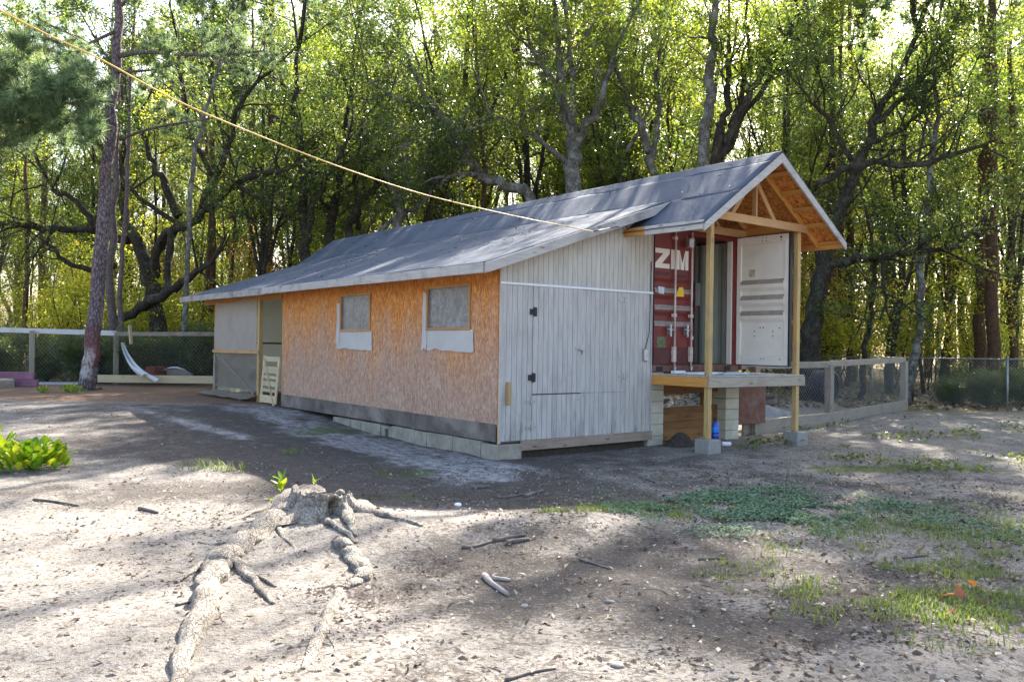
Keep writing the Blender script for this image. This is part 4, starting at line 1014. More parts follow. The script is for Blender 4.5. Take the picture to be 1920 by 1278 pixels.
# near pine and its slim neighbours at the left
rng = np.random.RandomState(3)
pb = at(163, 728, 24.5); pz = gz(pb[0], pb[1]); base = np.array([pb[0], pb[1], pz])
P = [base-[0,0,.15]]+px_path([(168,690),(178,600),(195,400),(210,200),(222,0),(232,-220),(240,-430)], 24.5, 25.3)
pine = thing('pine_tree', 'tall pine with painted-in reddish sunlight and white paint patch low on its trunk', 'pine tree', base)
path = smooth_path(np.array(P)-base, 5); rad = np.interp(np.linspace(0,1,len(path)), np.linspace(0,1,8), px_r([34,29,26,23,19,15,11,5], 24.8))
def barkpaint():
    a = NT('painted_pine_bark'); o = a.co(); m = a.n('Mapping', {'Vector': o, 'Scale': (16,16,6)}).outputs[0]
    v = a.n('TexVoronoi', {'Vector': m, 'Scale': 1.0, 'Randomness': 1.0}, feature='DISTANCE_TO_EDGE').outputs[0]; n1 = a.noise(m, 1.2, 6, .65)
    col = a.ramp(a.math('MULTIPLY', n1, a.ramp(v, [(0,.35),(.22,1)])), [(.15,(.05,.035,.038)),(.6,(.27,.215,.225))])
    z = a.n('SeparateXYZ', {'Vector': o}).outputs[2]; e_ = a.math('MULTIPLY', a.math('SUBTRACT', a.noise(o, 5, 5, .7), .5), .7); zz = a.math('ADD', z, e_)
    red = a.ramp(a.math('MULTIPLY', zz, .33), [(.20,0),(.30,.75),(.48,.6),(.68,0)]); col = a.mix(red, col, (.17,.055,.05))  # reddish sunlight on the lower trunk, put into the bark colour
    wh = a.ramp(a.math('MULTIPLY', zz, .33), [(.10,0),(.16,.6),(.34,.6),(.42,0)]); x = a.n('SeparateXYZ', {'Vector': a.n('NewGeometry').outputs['Normal']}).outputs[0]
    wh = a.math('MULTIPLY', wh, a.ramp(a.math('ADD', x, e_), [(-.6 if False else 0,1),(.35,0)])); wh = a.math('MULTIPLY', wh, a.ramp(a.noise(m, 1.0, 4), [(.4,.2),(.55,1)]))
    col = a.mix(wh, col, (.60,.57,.56))
    return a.done(a.pr(col, .9, a.bump(a.math('ADD', v, n1), 1.0, .03), spec=.2))
tr = tubes_mesh('trunk', [(wobble(path, rad, .03, rng), rad, 14)], barkpaint())
lim = []
def pb_(pts, ws, d0, d1, ns): 
    p_ = smooth_path(np.array(px_path(pts, d0, d1))-base, 4); lim.append((p_, np.interp(np.linspace(0,1,len(p_)), np.linspace(0,1,len(ws)), px_r(ws, d0)), .35, ns))
pb_([(222,105),(270,98),(330,102),(420,103),(500,95)], [10,7,5,3], 24.9, 23.6, 18)
pb_([(220,135),(280,132),(340,118)], [6,4,2], 24.9, 24.2, 5)
pb_([(224,262),(270,245),(330,232),(400,222)], [6,5,4,2], 24.8, 23.8, 5)
pb_([(228,10),(250,-10),(310,-40)], [8,6,3], 24.9, 24, 12)
pb_([(214,60),(150,90),(90,120)], [7,5,3], 24.9, 22.6, 14)
pb_([(210,190),(150,195),(70,200),(-10,190)], [7,5,4,2], 24.8, 22.4, 20)
for k in range(14):
    h_ = -60-26*k; s_ = random.choice((-1,1)); pb_([(226-h_*.02,h_),(226+s_*90,h_-20),(226+s_*(230-9*k),h_+5)], [8,6,3], 25, 25+random.uniform(-3,3), 16)
tw, cen = grow(lim, rng, seclen=1.0, ter=4, terlen=.35, up=.04, side_up=.1)
attach(pine, [('trunk', tr, None), ('boughs', tubes_mesh('boughs', [(a_, b_, 6) for a_, b_, _, _ in lim]+tw, MT['barkpine']), None), ('crown', needles(cen, rng), None)])
# a second pine stands left of the picture and reaches in
pb2 = at(-190, 730, 23.0); base = np.array([pb2[0], pb2[1], gz(pb2[0], pb2[1])]); lim = []
P = [base-[0,0,.15]]+px_path([(-185,600),(-175,300),(-165,0),(-160,-350)], 23, 23)
path = smooth_path(np.array(P)-base, 5); rad = np.interp(np.linspace(0,1,len(path)), np.linspace(0,1,5), px_r([34,28,24,18,6], 23))
pb_([(-175,330),(-60,285),(0,267),(60,228),(120,200)], [12,9,7,5,2], 23, 21.5, 12)
pb_([(-172,260),(-60,200),(40,165),(130,150)], [10,8,6,3], 23, 21.5, 15)
pb_([(-172,280),(-60,240),(60,205),(150,190)], [10,8,6,3], 22.8, 21.2, 15)
pb_([(-168,220),(-60,170),(50,130)], [10,8,4], 23, 22, 9)
tw, cen = grow(lim, rng, seclen=.9, ter=5, terlen=.35, up=.04, side_up=.1)
pine2 = thing('pine_tree', 'pine at the left edge whose pale needle bough hangs into view', 'pine tree', base)
attach(pine2, [('trunk', tubes_mesh('trunk', [(path, rad, 12)], MT['barkpine']), None), ('boughs', tubes_mesh('boughs', [(a_, b_, 6) for a_, b_, _, _ in lim]+tw, MT['barkpine']), None), ('crown', needles(cen, rng, n=70, L=.30, w_=.010), None)])

BO, BG, BP, BR_ = MT['barkoak'], MT['barkgrey'], MT['barkpine'], MT['barkred']
hero('slim_trunk_tree', 'slim grey trunk standing just right of the painted pine', 'tree', [([(205,712),(211,500),(216,300),(222,100),(228,-150)], [17,14,12,9,4], 29.5, 29.5, .6, 14)], 21, BP, MT['leafdark'], seclen=1.6)
hero('slim_trunk_tree', 'thinnest crooked trunk right of the painted pine by the fence post', 'tree', [([(222,712),(224,560),(229,470),(240,310),(246,120),(260,-60)], [11,9,8,7,5,3], 28.5, 28.5, .6, 10)], 22, BP, MT['leafdark'], seclen=1.4)
hero('slim_trunk_tree', 'pale straight thin trunk between the live oak and the shed', 'tree', [([(335,700),(345,610),(352,480),(362,320),(378,240),(410,130),(430,20)], [11,10,9,8,7,5,3], 29, 29, .6, 10)], 23, BG, MT['leafdark'], seclen=1.4)
hero('live_oak', 'spreading live oak with long crooked limbs left of the shed', 'live oak', [
    ([(300,640),(290,560),(272,500),(255,450),(236,405),(225,330),(240,220)], [34,28,24,21,17,13,8], 34, 34, .5, 8),
    ([(285,520),(298,460),(345,425),(390,390),(440,345),(520,318),(600,300)], [21,19,17,15,12,9,5], 34, 32, .45, 12),
    ([(298,460),(318,430),(312,520),(306,548),(262,580),(215,610),(190,680)], [12,14,14,15,16,18,20], 33.5, 32, .9, 0),
    ([(262,575),(310,545),(360,515),(395,490),(425,440)], [20,18,13,9,4], 32.2, 30.5, .5, 7),
    ([(240,450),(180,432),(110,428),(40,420),(-60,424)], [18,14,12,10,5], 34, 31, .4, 12),
    ([(335,405),(315,350),(290,310),(268,255),(240,190)], [18,15,12,9,5], 33.5, 33, .35, 8),
    ([(180,432),(145,380),(100,355),(75,310),(40,240)], [12,10,8,7,3], 32.5, 31, .4, 10),
    ([(215,500),(170,505),(120,490),(95,460),(70,445)], [13,11,9,6,3], 33, 31.5, .5, 7),
    ([(380,390),(400,330),(430,270),(450,190),(520,120)], [16,13,10,8,4], 33, 31, .35, 12),
    ([(345,425),(280,385),(240,350),(200,290),(150,230)], [11,9,7,6,3], 33.5, 32, .4, 9),
    ([(440,345),(500,380),(545,405)], [9,6,3], 32.6, 31, .3, 6),
    ([(400,330),(360,250),(340,150),(330,60)], [11,9,7,4], 33, 31, .3, 12)], 31, BO, MT['leafdark'], per=17, leaf=.10, seclen=2.2, terlen=.8, gap=.3)
hero('oak_tree', 'dark forked oak rising behind the far end of the shed roof', 'oak', [
    ([(578,640),(576,480),(572,430),(567,360),(562,290),(556,200),(560,90)], [24,22,19,16,13,10,6], 34, 34, .45, 14),
    ([(576,440),(592,375),(610,330),(640,290),(660,230)], [14,12,10,7,4], 34, 33, .4, 9),
    ([(560,90),(590,-120),(640,-230),(720,-300)], [9,8,6,3], 34, 28, .35, 12),
    ([(567,360),(530,330),(470,320)], [7,6,3], 34, 33, .3, 6)], 32, BO, MT['leafdark'], per=17)
hero('oak_tree', 'second dark oak from the shed gable end, leaning over the ridge', 'oak', [
    ([(615,640),(618,470),(621,420),(630,375),(640,320),(650,240),(660,130)], [20,18,17,15,12,9,5], 36, 36, .45, 14),
    ([(626,400),(600,370),(585,340)], [8,6,3], 36, 35.5, .4, 4)], 33, BO, MT['leafdark'], per=17)
hero('oak_tree', 'twisted twin-stemmed oak behind the middle of the far roof', 'oak', [
    ([(658,640),(656,440),(662,410),(680,375),(705,350),(710,300),(715,230)], [18,16,15,13,11,9,5], 35, 34.5, .5, 10),
    ([(670,430),(672,390),(666,340),(672,280),(690,180)], [11,10,8,6,3], 36, 36, .4, 8)], 34, BO, MT['leafdark'], per=17)
hero('oak_tree', 'grey curved oak stem beside a leaning dark one above the ridge', 'oak', [
    ([(745,640),(746,430),(750,400),(744,372),(735,345),(722,325),(715,300)], [20,17,17,14,10,6,3], 33, 33, .5, 7),
    ([(690,470),(730,420),(775,390),(805,365),(825,330)], [8,9,9,8,4], 33, 34, .5, 8)], 35, BG, MT['leafdark'], per=17)
hero('leaning_tree', 'long leaning grey trunk slanting up left over the shed ridge', 'tree', [
    ([(1075,640),(1000,385),(970,358),(935,342),(900,330),(885,300),(860,262),(815,205),(780,150),(755,90)], [22,20,20,19,17,15,14,12,9,5], 33, 32, .35, 22),
    ([(905,333),(880,326),(850,330),(830,338)], [11,9,7,3], 32.6, 32, .4, 5),
    ([(860,262),(800,260),(740,280)], [7,5,3], 32.2, 30.5, .2, 10),
    ([(815,205),(760,190),(690,150)], [7,5,3], 32, 30.5, .2, 12)], 36, BG, MT['leafdark'], per=18, seclen=1.9)
hero('oak_tree', 'thick grey oak with forking crown behind the shed ridge', 'oak', [
    ([(1073,640),(1074,360),(1077,300),(1074,265),(1062,215),(1052,170),(1050,110),(1042,30)], [34,31,29,28,22,17,13,8], 32, 32, .5, 16),
    ([(1078,270),(1100,240),(1120,205),(1132,165),(1150,100)], [20,17,15,12,6], 32, 31, .4, 10),
    ([(1076,220),(1074,160),(1068,90),(1060,0)], [14,12,9,6], 32, 32.5, .3, 12),
    ([(1068,310),(1020,270),(960,230),(920,215)], [11,9,6,3], 32, 30.5, .3, 9),
    ([(1042,30),(1010,-140),(940,-250),(850,-320)], [10,9,6,3], 32, 26, .35, 13),
    ([(1050,170),(1000,100),(985,20)], [10,7,4], 32, 31, .3, 12)], 37, BG, MT['leafgreen'], per=19)
hero('oak_tree', 'pale bent trunk forking low behind the ridge right of the thick oak', 'oak', [
    ([(1226,640),(1225,330),(1216,280),(1203,245),(1185,205),(1172,165),(1150,110),(1135,50)], [19,17,16,14,12,11,8,5], 33, 32.5, .5, 14),
    ([(1224,300),(1231,250),(1235,190),(1228,150),(1240,80)], [11,10,9,7,4], 33, 33.5, .4, 10),
    ([(1175,285),(1195,250),(1220,200)], [8,7,3], 33.5, 33, .4, 5)], 38, BG, MT['leafgreen'], per=19)
hero('straight_tree', 'straight mottled grey trunk behind the peak of the porch roof', 'tree', [
    ([(1314,640),(1318,300),(1326,200),(1334,110),(1339,40),(1345,-100)], [24,21,19,17,14,8], 31, 31, .55, 22),
    ([(1343,-60),(1290,-220),(1200,-300),(1100,-330)], [11,9,6,3], 31, 25, .35, 7)], 39, BG, MT['leafgreen'], per=18)
hero('oak_tree', 'cluster of dark stems spreading right behind the porch roof peak', 'oak', [
    ([(1340,640),(1342,290),(1352,230),(1365,180),(1364,120),(1368,50)], [24,19,15,12,10,6], 31.5, 31.5, .5, 12),
    ([(1346,300),(1375,240),(1400,180),(1425,140),(1470,80),(1500,20)], [18,16,13,11,9,4], 31.5, 30.5, .4, 16),
    ([(1350,310),(1358,260),(1385,195),(1402,110),(1398,30)], [14,12,11,8,5], 31.5, 32, .4, 12),
    ([(1356,290),(1400,210),(1450,140),(1500,70),(1560,10)], [11,10,9,7,3], 32, 31, .4, 14),
    ([(1500,20),(1440,-160),(1350,-260),(1250,-310)], [10,9,6,3], 30.5, 23, .35, 6)], 40, BO, MT['leafgreen'], per=19)
hero('live_oak', 'mossy dark oak leaning at the right of the porch with a long level limb', 'live oak', [
    ([(1516,724),(1522,640),(1530,560),(1540,500),(1558,440),(1580,385),(1605,320),(1640,230),(1680,150),(1720,60)], [46,38,33,30,26,23,20,16,12,7], 29, 28, .5, 20),
    ([(1530,350),(1570,325),(1610,308),(1665,306),(1735,308),(1800,285),(1870,262)], [10,13,13,12,11,8,4], 28, 26.5, .35, 16),
    ([(1535,500),(1580,490),(1620,482),(1680,474),(1740,470),(1790,462)], [15,16,15,13,10,5], 28.8, 26.5, .3, 12),
    ([(1740,470),(1785,462),(1820,440),(1870,425),(1930,395)], [9,9,8,6,3], 27, 26, .3, 9),
    ([(1655,480),(1655,520),(1662,560),(1650,600)], [9,7,6,3], 27.5, 27, .4, 6),
    ([(1605,320),(1560,230),(1520,190),(1500,160)], [11,9,6,3], 28.3, 27, .3, 14),
    ([(1640,230),(1700,180),(1760,90),(1800,20)], [12,10,7,4], 28.2, 27, .3, 18),
    ([(1620,270),(1680,250),(1740,200),(1800,180)], [9,8,6,3], 28.2, 27, .3, 14),
    ([(1720,60),(1690,-150),(1600,-270),(1480,-340)], [11,10,7,3], 28, 20.5, .35, 13),
    ([(1720,60),(1800,-150),(1830,-270),(1800,-340)], [11,10,7,3], 28, 20, .35, 10)], 41, BO, MT['leafdark'], per=19, leaf=.10)
hero('mossy_tree', 'thin blue-grey mossy trunk right of the pen corner post', 'tree', [
    ([(1706,740),(1714,660),(1724,590),(1731,480),(1740,400),(1748,300),(1755,220),(1750,100)], [17,15,14,13,12,10,8,4], 27.5, 27, .45, 16)], 42, BG, MT['leafdark'], seclen=1.5)
hero('slim_trunk_tree', 'slender dark stem in front of the pen between porch and mossy trunk', 'tree', [
    ([(1618,735),(1624,650),(1636,590),(1640,520),(1632,440),(1610,340)], [11,10,9,8,6,3], 29, 28, .5, 10)], 43, BO, MT['leafdark'], seclen=1.3)
for k, (px, w_, d) in enumerate(((1838,22,31),(1858,24,30),(1893,13,33),(1776,9,36),(1575,10,38),(1592,12,40),(1552,9,37))):
    lab = ['dark red pine trunk, left of the close pair at the right', 'broad dark pine trunk, right of the close pair at the right', 'slim red pine trunk nearest the right edge', 'thin straight red trunk behind the end of the oak limb', 'thin reddish trunk seen past the right porch post', 'reddish trunk pair member just right of the dark leaning oak', 'thin trunk close beside the dark leaning oak'][k]
    hero('forest_pine', lab, 'pine tree', [([(px,700),(px+2,500),(px+4,300),(px+2,100),(px+6,-200)], [w_,w_*.9,w_*.8,w_*.65,w_*.3], d, d, .55, 14)], 50+k, BR_, MT['leafgreen'], seclen=1.4, per=14)

# ---- copies: one of each kind, then placed as trees of the wood
def gen_oak(seed, H, r0, leafm, leaf, per, bark):
    rng = np.random.RandomState(seed); hf = H*(.28+.12*rng.rand()); T = []
    lean = rng.randn(2)*.4
    P = [np.array([0,0,-.1]), np.array([lean[0]*.3, lean[1]*.3, hf*.5]), np.array([lean[0], lean[1], hf])]
    n = 4
    top = P[-1]+np.array([rng.randn()*.6, rng.randn()*.6, (H-hf)*.6]); T.append((P+[top, top+np.array([rng.randn()*.5, rng.randn()*.5, (H-hf)*.4])], [r0*1.2, r0, r0*.8, r0*.5, r0*.12], .35, 14))
    for k in range(n):
        a = 2*math.pi*(k+rng.rand()*.6)/n; o = np.array([math.cos(a), math.sin(a), 0]); s = P[-1]-np.array([0,0,hf*.12*k*rng.rand()])
        L = (H-hf)*(.7+.3*rng.rand())
        T.append(([s, s+o*.7+np.array([0,0,L*.3]), s+o*1.7+np.array([0,0,L*.62]), s+o*2.9+np.array([0,0,L*.9])], [r0*.5, r0*.4, r0*.26, r0*.08], .25, 13))
    return build_tree(T, rng, bark, leafm, leaf=leaf, per=per, sg=.30, sides=8, seclen=2.0, ter=5, terlen=.9)
def gen_slim(seed, H, r0, leafm, leaf, per, bark, n=26, t0=.18, seclen=1.5):
    rng = np.random.RandomState(seed)
    pts = [np.array([0,0,-.1])]; 
    for k in range(4): pts.append(pts[-1]+np.array([rng.randn()*.22, rng.randn()*.22, H/4]))
    return build_tree([(pts, [r0*1.15, r0, r0*.75, r0*.5, r0*.1], t0, n)], rng, bark, leafm, leaf=leaf, per=per, sg=.26, sides=7, seclen=seclen, ter=4, terlen=.7)
def gen_sapling(seed, H, leafm, leaf, per, bark):
    rng = np.random.RandomState(seed); T = []
    for k in range(3):
        p = np.array([rng.randn()*.15, rng.randn()*.15, -.05]); pts = [p]
        for q in range(3): pts.append(pts[-1]+np.array([rng.randn()*.3, rng.randn()*.3, H/3]))
        T.append((pts, [.03, .025, .016, .006], .12, 12))
    return build_tree(T, rng, bark, leafm, leaf=leaf, per=per, sg=.24, sides=5, seclen=1.1, ter=4, terlen=.5, gap=.2)
def gen_pine(seed, H, r0):
    rng = np.random.RandomState(seed); pts = [np.array([0,0,-.1])]
    for k in range(4): pts.append(pts[-1]+np.array([rng.randn()*.15, rng.randn()*.15, H/4]))
    path = smooth_path(pts, 4); rad = np.linspace(r0*1.1, r0*.2, len(path)); L = []
    for k in range(26):
        t = .62+.37*k/26; p, _, _ = pick(path, t); a = rng.rand()*6.28; ln = 2.6*(1.15-t)+.9
        L.append((wander(p, np.array([math.cos(a), math.sin(a), .15]), ln, 4, .1, .05, rng), np.linspace(.04,.01,5), .3, 6))
    tw, cen = grow(L, rng, seclen=.8, ter=3, terlen=.4)
    return [('trunk', tubes_mesh('trunk', [(path, rad, 9)], BR_), None), ('boughs', tubes_mesh('boughs', [(a_, b_, 5) for a_, b_, _, _ in L]+tw, BR_), 'stuff'), ('crown', needles(cen, rng, n=30, L=.34, w_=.02), None)]
def gen_shrub(seed, H, leafm, leaf, per):
    rng = np.random.RandomState(seed); T = []
    for k in range(7):
        a = rng.rand()*6.28; T.append(([np.array([0,0,-.05]), np.array([math.cos(a)*.35, math.sin(a)*.35, H*.45]), np.array([math.cos(a)*.8, math.sin(a)*.8, H*.8])], [.02,.014,.006], .05, 10))
    return build_tree(T, rng, BO, leafm, leaf=leaf, per=per, sg=.16, sides=4, seclen=.6, ter=4, terlen=.3, gap=.1)
PROTO = {
 'oakA': gen_oak(61, 17, .17, MT['leafgreen'], .13, 17, BG), 'oakB': gen_oak(62, 15, .15, MT['leafdark'], .12, 18, BO),
 'oakC': gen_oak(63, 19, .20, MT['leafgreen'], .13, 17, BO), 'oakD': gen_oak(64, 16, .15, MT['leafgreen'], .13, 15, BG),
 'oakE': gen_oak(76, 14.5, .17, MT['leafdark'], .125, 19, BO),
 'slimA': gen_slim(65, 13, .085, MT['leafgreen'], .13, 13, BO, 20, .4, 2.3), 'slimB': gen_slim(66, 15, .10, MT['leafdark'], .13, 13, BR_, 20, .5, 2.4),
 'slimC': gen_slim(67, 11, .07, MT['leafyellow'], .12, 12, BO), 
 'sapA': gen_sapling(68, 4.2, MT['leafyellow'], .10, 11, BO), 'sapB': gen_sapling(69, 5.5, MT['leafgreen'], .10, 11, BO), 'sapC': gen_sapling(70, 3.2, MT['leafyellow'], .09, 12, BO),
 'rust': gen_sapling(73, 4.6, MT['leafrust'], .10, 9, BO),
 'pine': gen_pine(71, 23, .2), 'pine2': gen_pine(74, 26, .24),
 'shrubA': gen_shrub(75, 1.5, MT['shrub'], .085, 11), 'shrubB': gen_shrub(76, 1.9, MT['shrub'], .09, 10)}
KIND = {'oakA':'oak_tree','oakB':'oak_tree','oakC':'oak_tree','oakD':'oak_tree','oakE':'oak_tree','slimA':'slender_tree','slimB':'slender_tree','slimC':'slender_tree','sapA':'sapling','sapB':'sapling','sapC':'sapling','rust':'sapling','pine':'forest_pine','pine2':'forest_pine','shrubA':'shrub','shrubB':'shrub'}
CAT = {'oak_tree':'oak','slender_tree':'tree','sapling':'sapling','forest_pine':'pine tree','shrub':'shrub'}
LAB = {'oak_tree':('leafy oak deep in the wood behind the fences','oaks deep in the wood'),'slender_tree':('slender leafy tree among others deep in the wood','slender trees in the wood'),
       'sapling':('thin leafy sapling in the understory of the wood','understory saplings'),'forest_pine':('tall straight pine deep in the wood, bare below its crown','pines deep in the wood'),'shrub':('low dark leafy shrub at the foot of the wood','shrubs along the wood edge')}
FIRST = {}
def put(kind, p, sc=1.0, rz=None):
    rz = random.uniform(0, 6.28) if rz is None else rz; nm = KIND[kind]
    Wd = Matrix.Translation((float(p[0]), float(p[1]), gz(p[0], p[1]))) @ Matrix.Rotation(rz, 4, 'Z') @ Matrix.Scale(sc, 4)
    if kind not in FIRST:
        r = thing(nm, LAB[nm][0], CAT[nm], (0,0,0), LAB[nm][1]); attach(r, PROTO[kind]); r.matrix_basis = Wd; FIRST[kind] = r
    else: r = copy_tree(FIRST[kind], Wd)
    return r
random.seed(19)
def spread(kinds, n, d0, d1, p0, p1, s0=.85, s1=1.2, mind=1.0, keep=None):
    used = []; tries = 0
    while len(used) < n and tries < n*40:
        tries += 1; d = d0+(d1-d0)*random.random(); px = random.uniform(p0, p1); q = dpt(px, d)
        if keep and not keep(px, d): continue
        if any((q[0]-a)**2+(q[1]-b)**2 < mind*mind for a, b in used): continue
        used.append(q); put(random.choice(kinds), q, random.uniform(s0, s1))
behind = lambda px, d: d > 31 or px < 420 or px > 1620
spread(['shrubA','shrubB'], 18, 28.2, 32, -60, 420, .55, .95, .8)
spread(['shrubA','shrubB'], 9, 25.8, 29.5, 1690, 2050, .3, .6, .8)
spread(['shrubA','shrubB'], 24, 32, 44, 420, 1950, .4, .8, 1.2)
spread(['sapA','sapB','sapC','sapA','sapC','rust'], 52, 34, 50, -80, 1000, .8, 1.3, 1.2)
spread(['sapA','sapC','sapB','sapA','rust'], 48, 32, 52, 1000, 2000, .8, 1.3, 1.2)
spread(['slimA','slimB','slimC'], 50, 34, 60, -100, 2020, .8, 1.25, 1.5)
spread(['oakB','oakE','oakB'], 7, 33, 37, 450, 1980, .7, 1.0, 3.2)
spread(['oakA','oakB','oakC','oakD','oakE'], 24, 37, 58, -120, 2040, .8, 1.15, 3)
spread(['oakA','oakC','oakD'], 14, 58, 90, -120, 2040, 1.0, 1.3, 4)
spread(['sapA','sapB','slimA','slimC'], 60, 48, 85, -100, 2020, 1.0, 1.5, 1.8)
spread(['oakA','oakD'], 16, 80, 120, -120, 2040, 1.1, 1.3, 5)
spread(['oakA','oakC','oakD'], 10, 50, 70, 500, 1980, 1.2, 1.5, 4)
spread(['oakB','oakE','oakC'], 8, 40, 52, 560, 1250, 1.15, 1.4, 3)
spread(['oakA','oakC','oakD'], 30, 85, 125, -120, 2040, 1.9, 2.5, 5)
spread(['slimA','oakB'], 30, 65, 110, -120, 2040, 1.1, 1.5, 3)
spread(['oakA','oakC'], 5, 19, 30, 2130, 2900, .95, 1.1, 4)
spread(['slimB','slimA'], 6, 18, 30, 2080, 2900, .95, 1.2, 3)
spread(['pine','pine2'], 34, 36, 75, -120, 2040, .85, 1.1, 2)

# ------------------------------------------------------------------ stump
S = gat(606, 985); S = np.array([-4.25, -3.0, gz(-4.25, -3.0)-.03])
stump = thing('tree_stump', 'weathered hollow tree stump with long bleached roots spreading over the sand', 'stump', S)
rng = np.random.RandomState(5)
lobes = [(2.05,.26,.30),(2.75,.34,.26),(3.55,.34,.26),(-2.25,.16,.16),(-1.25,.20,.15),(-.55,.30,.20),(.1,.26,.25),(.9,.2,.3)]
def srad(t, z, H):
    r = .265+.02*math.sin(3*t+1)
    fl = 0
    for a, amp, wd in lobes:
        dd = (t-a+math.pi) % (2*math.pi)-math.pi; fl += amp*math.exp(-(dd/wd)**2)
    k = 1-z/H
    dd = (t+1.62+math.pi) % (2*math.pi)-math.pi
    cav = .15*math.exp(-(dd/.22)**2)*(1-abs(2*z/H-.75)**3)
    return r + fl*k**2.2 + .05*k - max(cav, 0)
mb = MB(); nT, nZ = 96, 16; vs = []
for j in range(nZ+5):
    for i in range(nT):
        t = 2*math.pi*i/nT; H = .185+.03*math.sin(t-2.3)+.09*(float(fbm(t*5, 1, 2, 3))-.5)+(.06 if 2.1 < t < 2.5 else 0)
        if j <= nZ:
            z = H*j/nZ; r = srad(t, z, H)
            n_ = .03*(float(fbm(t*9, z*9, 3, 4))-.5)+.055*(float(fbm(t*7, z*1.5, 5, 3))-.5)+.02*(float(vn(t*26, z*2.5, 5))-.5); r += n_
        else:
            q = (j-nZ)/5; r = srad(t, H, H)*(1-.22*q if q < .5 else .89-.62*(q-.5)*1.6); z = H-.13*q**1.5+.02*(float(vn(t*7, q*3))-.5)
        vs.append((S[0]+r*math.cos(t), S[1]+r*math.sin(t), S[2]+z))
fs = [(j*nT+i, j*nT+(i+1)%nT, (j+1)*nT+(i+1)%nT, (j+1)*nT+i) for j in range(nZ+4) for i in range(nT)] + [tuple((nZ+4)*nT+i for i in range(nT))]
mb.add(vs, fs); obj('trunk_base', mb, MT['stump'], stump, smooth=True)
mb = MB(); mb.box(S[0]-.10,S[0]+.06,S[1]-.16,S[1]-.10,S[2]+.02,S[2]+.20); obj('rotten_core', mb, MT['stumpdark'], stump, bev=.02)
def root(pts, ws, bury=.35, n=14, wob=.10, name='root', mat_='stump', par=None):
    W = []; rr = []
    for (px, py), wpx in zip(pts, ws):
        g = gat(px, py); d = (g-CAM)@FWD; r = wpx*d/FOC/2; g[2] += r*bury; W.append(g); rr.append(r)
    path = smooth_path(np.array(W), 6); rad = np.interp(np.linspace(0,1,len(path)), np.linspace(0,1,len(rr)), rr)
    path[:,2] += .016*np.sin(np.arange(len(path))*.9+pts[0][0])*(rad/.06); path[1:-1,:2] += rng.randn(len(path)-2,2)*rad[1:-1,None]*.10
    mb = MB(); path = smooth_path(path, 2); rad = np.interp(np.linspace(0,1,len(path)), np.linspace(0,1,len(rad)), rad); n = 22
    mb.tube(path, rad, n, rng=rng); V = np.array(mb.v).reshape(len(path), n, 3); i_, j_ = np.meshgrid(np.arange(len(path)), np.arange(n), indexing='ij')
    s_ = rng.rand()*40; th = j_*2*math.pi/n; L_ = np.concatenate([[0], np.cumsum(np.linalg.norm(np.diff(path, axis=0), axis=1))])[i_]
    k_ = 1+.34*(fbm(np.cos(th)*1.1+L_*5+s_, np.sin(th)*1.1+L_*2+s_, 3, 4)-.5)+.42*(fbm(np.cos(th)*3.2+L_*1.3+s_, np.sin(th)*3.2+L_*1.1+s_, 9, 4)-.5)+.10*(vn(L_*30+s_, th*2)-.5)
    D_ = (V-path[:,None,:])*k_[:,:,None]; D_[:,:,2] *= .72
    D_ += .10*rad[:,None,None]*(fbm(np.cos(th)*2+L_*14+s_, np.sin(th)*2+L_*11, 13, 3)-.5)[:,:,None]*2
    mb.v = [tuple(p) for p in (path[:,None,:]+D_).reshape(-1,3)]
    return obj(name, mb, MT[mat_], par or stump, smooth=True)
root([(575,935),(545,958),(505,985),(465,1015),(430,1042),(408,1065),(395,1100),(378,1145),(360,1190),(342,1240),(330,1290)], [74,60,50,46,50,56,50,48,44,38,24], .12)
root([(440,1055),(462,1078),(485,1100),(512,1132)], [22,20,16,9])
root([(452,1062),(480,1078),(518,1100)], [12,10,5])
root([(415,1052),(385,1058),(360,1072),(330,1092)], [22,18,14,8])
root([(632,1012),(645,1028),(660,1042),(676,1062),(684,1078),(668,1092),(648,1102)], [20,32,34,36,34,26,10], .15)
root([(636,1108),(622,1140),(610,1165),(598,1195),(585,1225),(568,1255)], [16,24,26,26,22,9], .05)
root([(600,958),(602,970),(624,985),(648,1000),(668,1018)], [24,18,14,12,7], .4)
root([(640,955),(652,972),(660,990),(668,1006)], [30,24,16,6], .4)
root([(672,950),(705,962),(742,972),(790,986)], [30,20,14,8], .25)
root([(470,1012),(440,1012),(405,1020),(372,1016)], [12,10,8,4], 0)
root([(520,985),(530,1005),(548,1022),(560,1045)], [12,10,7,4], 0)
root([(392,1110),(410,1135),(418,1165)], [12,8,4], 0)
root([(676,1064),(700,1072),(722,1070)], [10,7,3], 0)
root([(366,1180),(345,1192),(318,1198)], [12,8,4], 0)
root([(604,1182),(622,1200),(630,1222)], [9,6,3], 0)
root([(550,925),(515,945),(470,965),(410,985)], [26,20,14,6], .2)
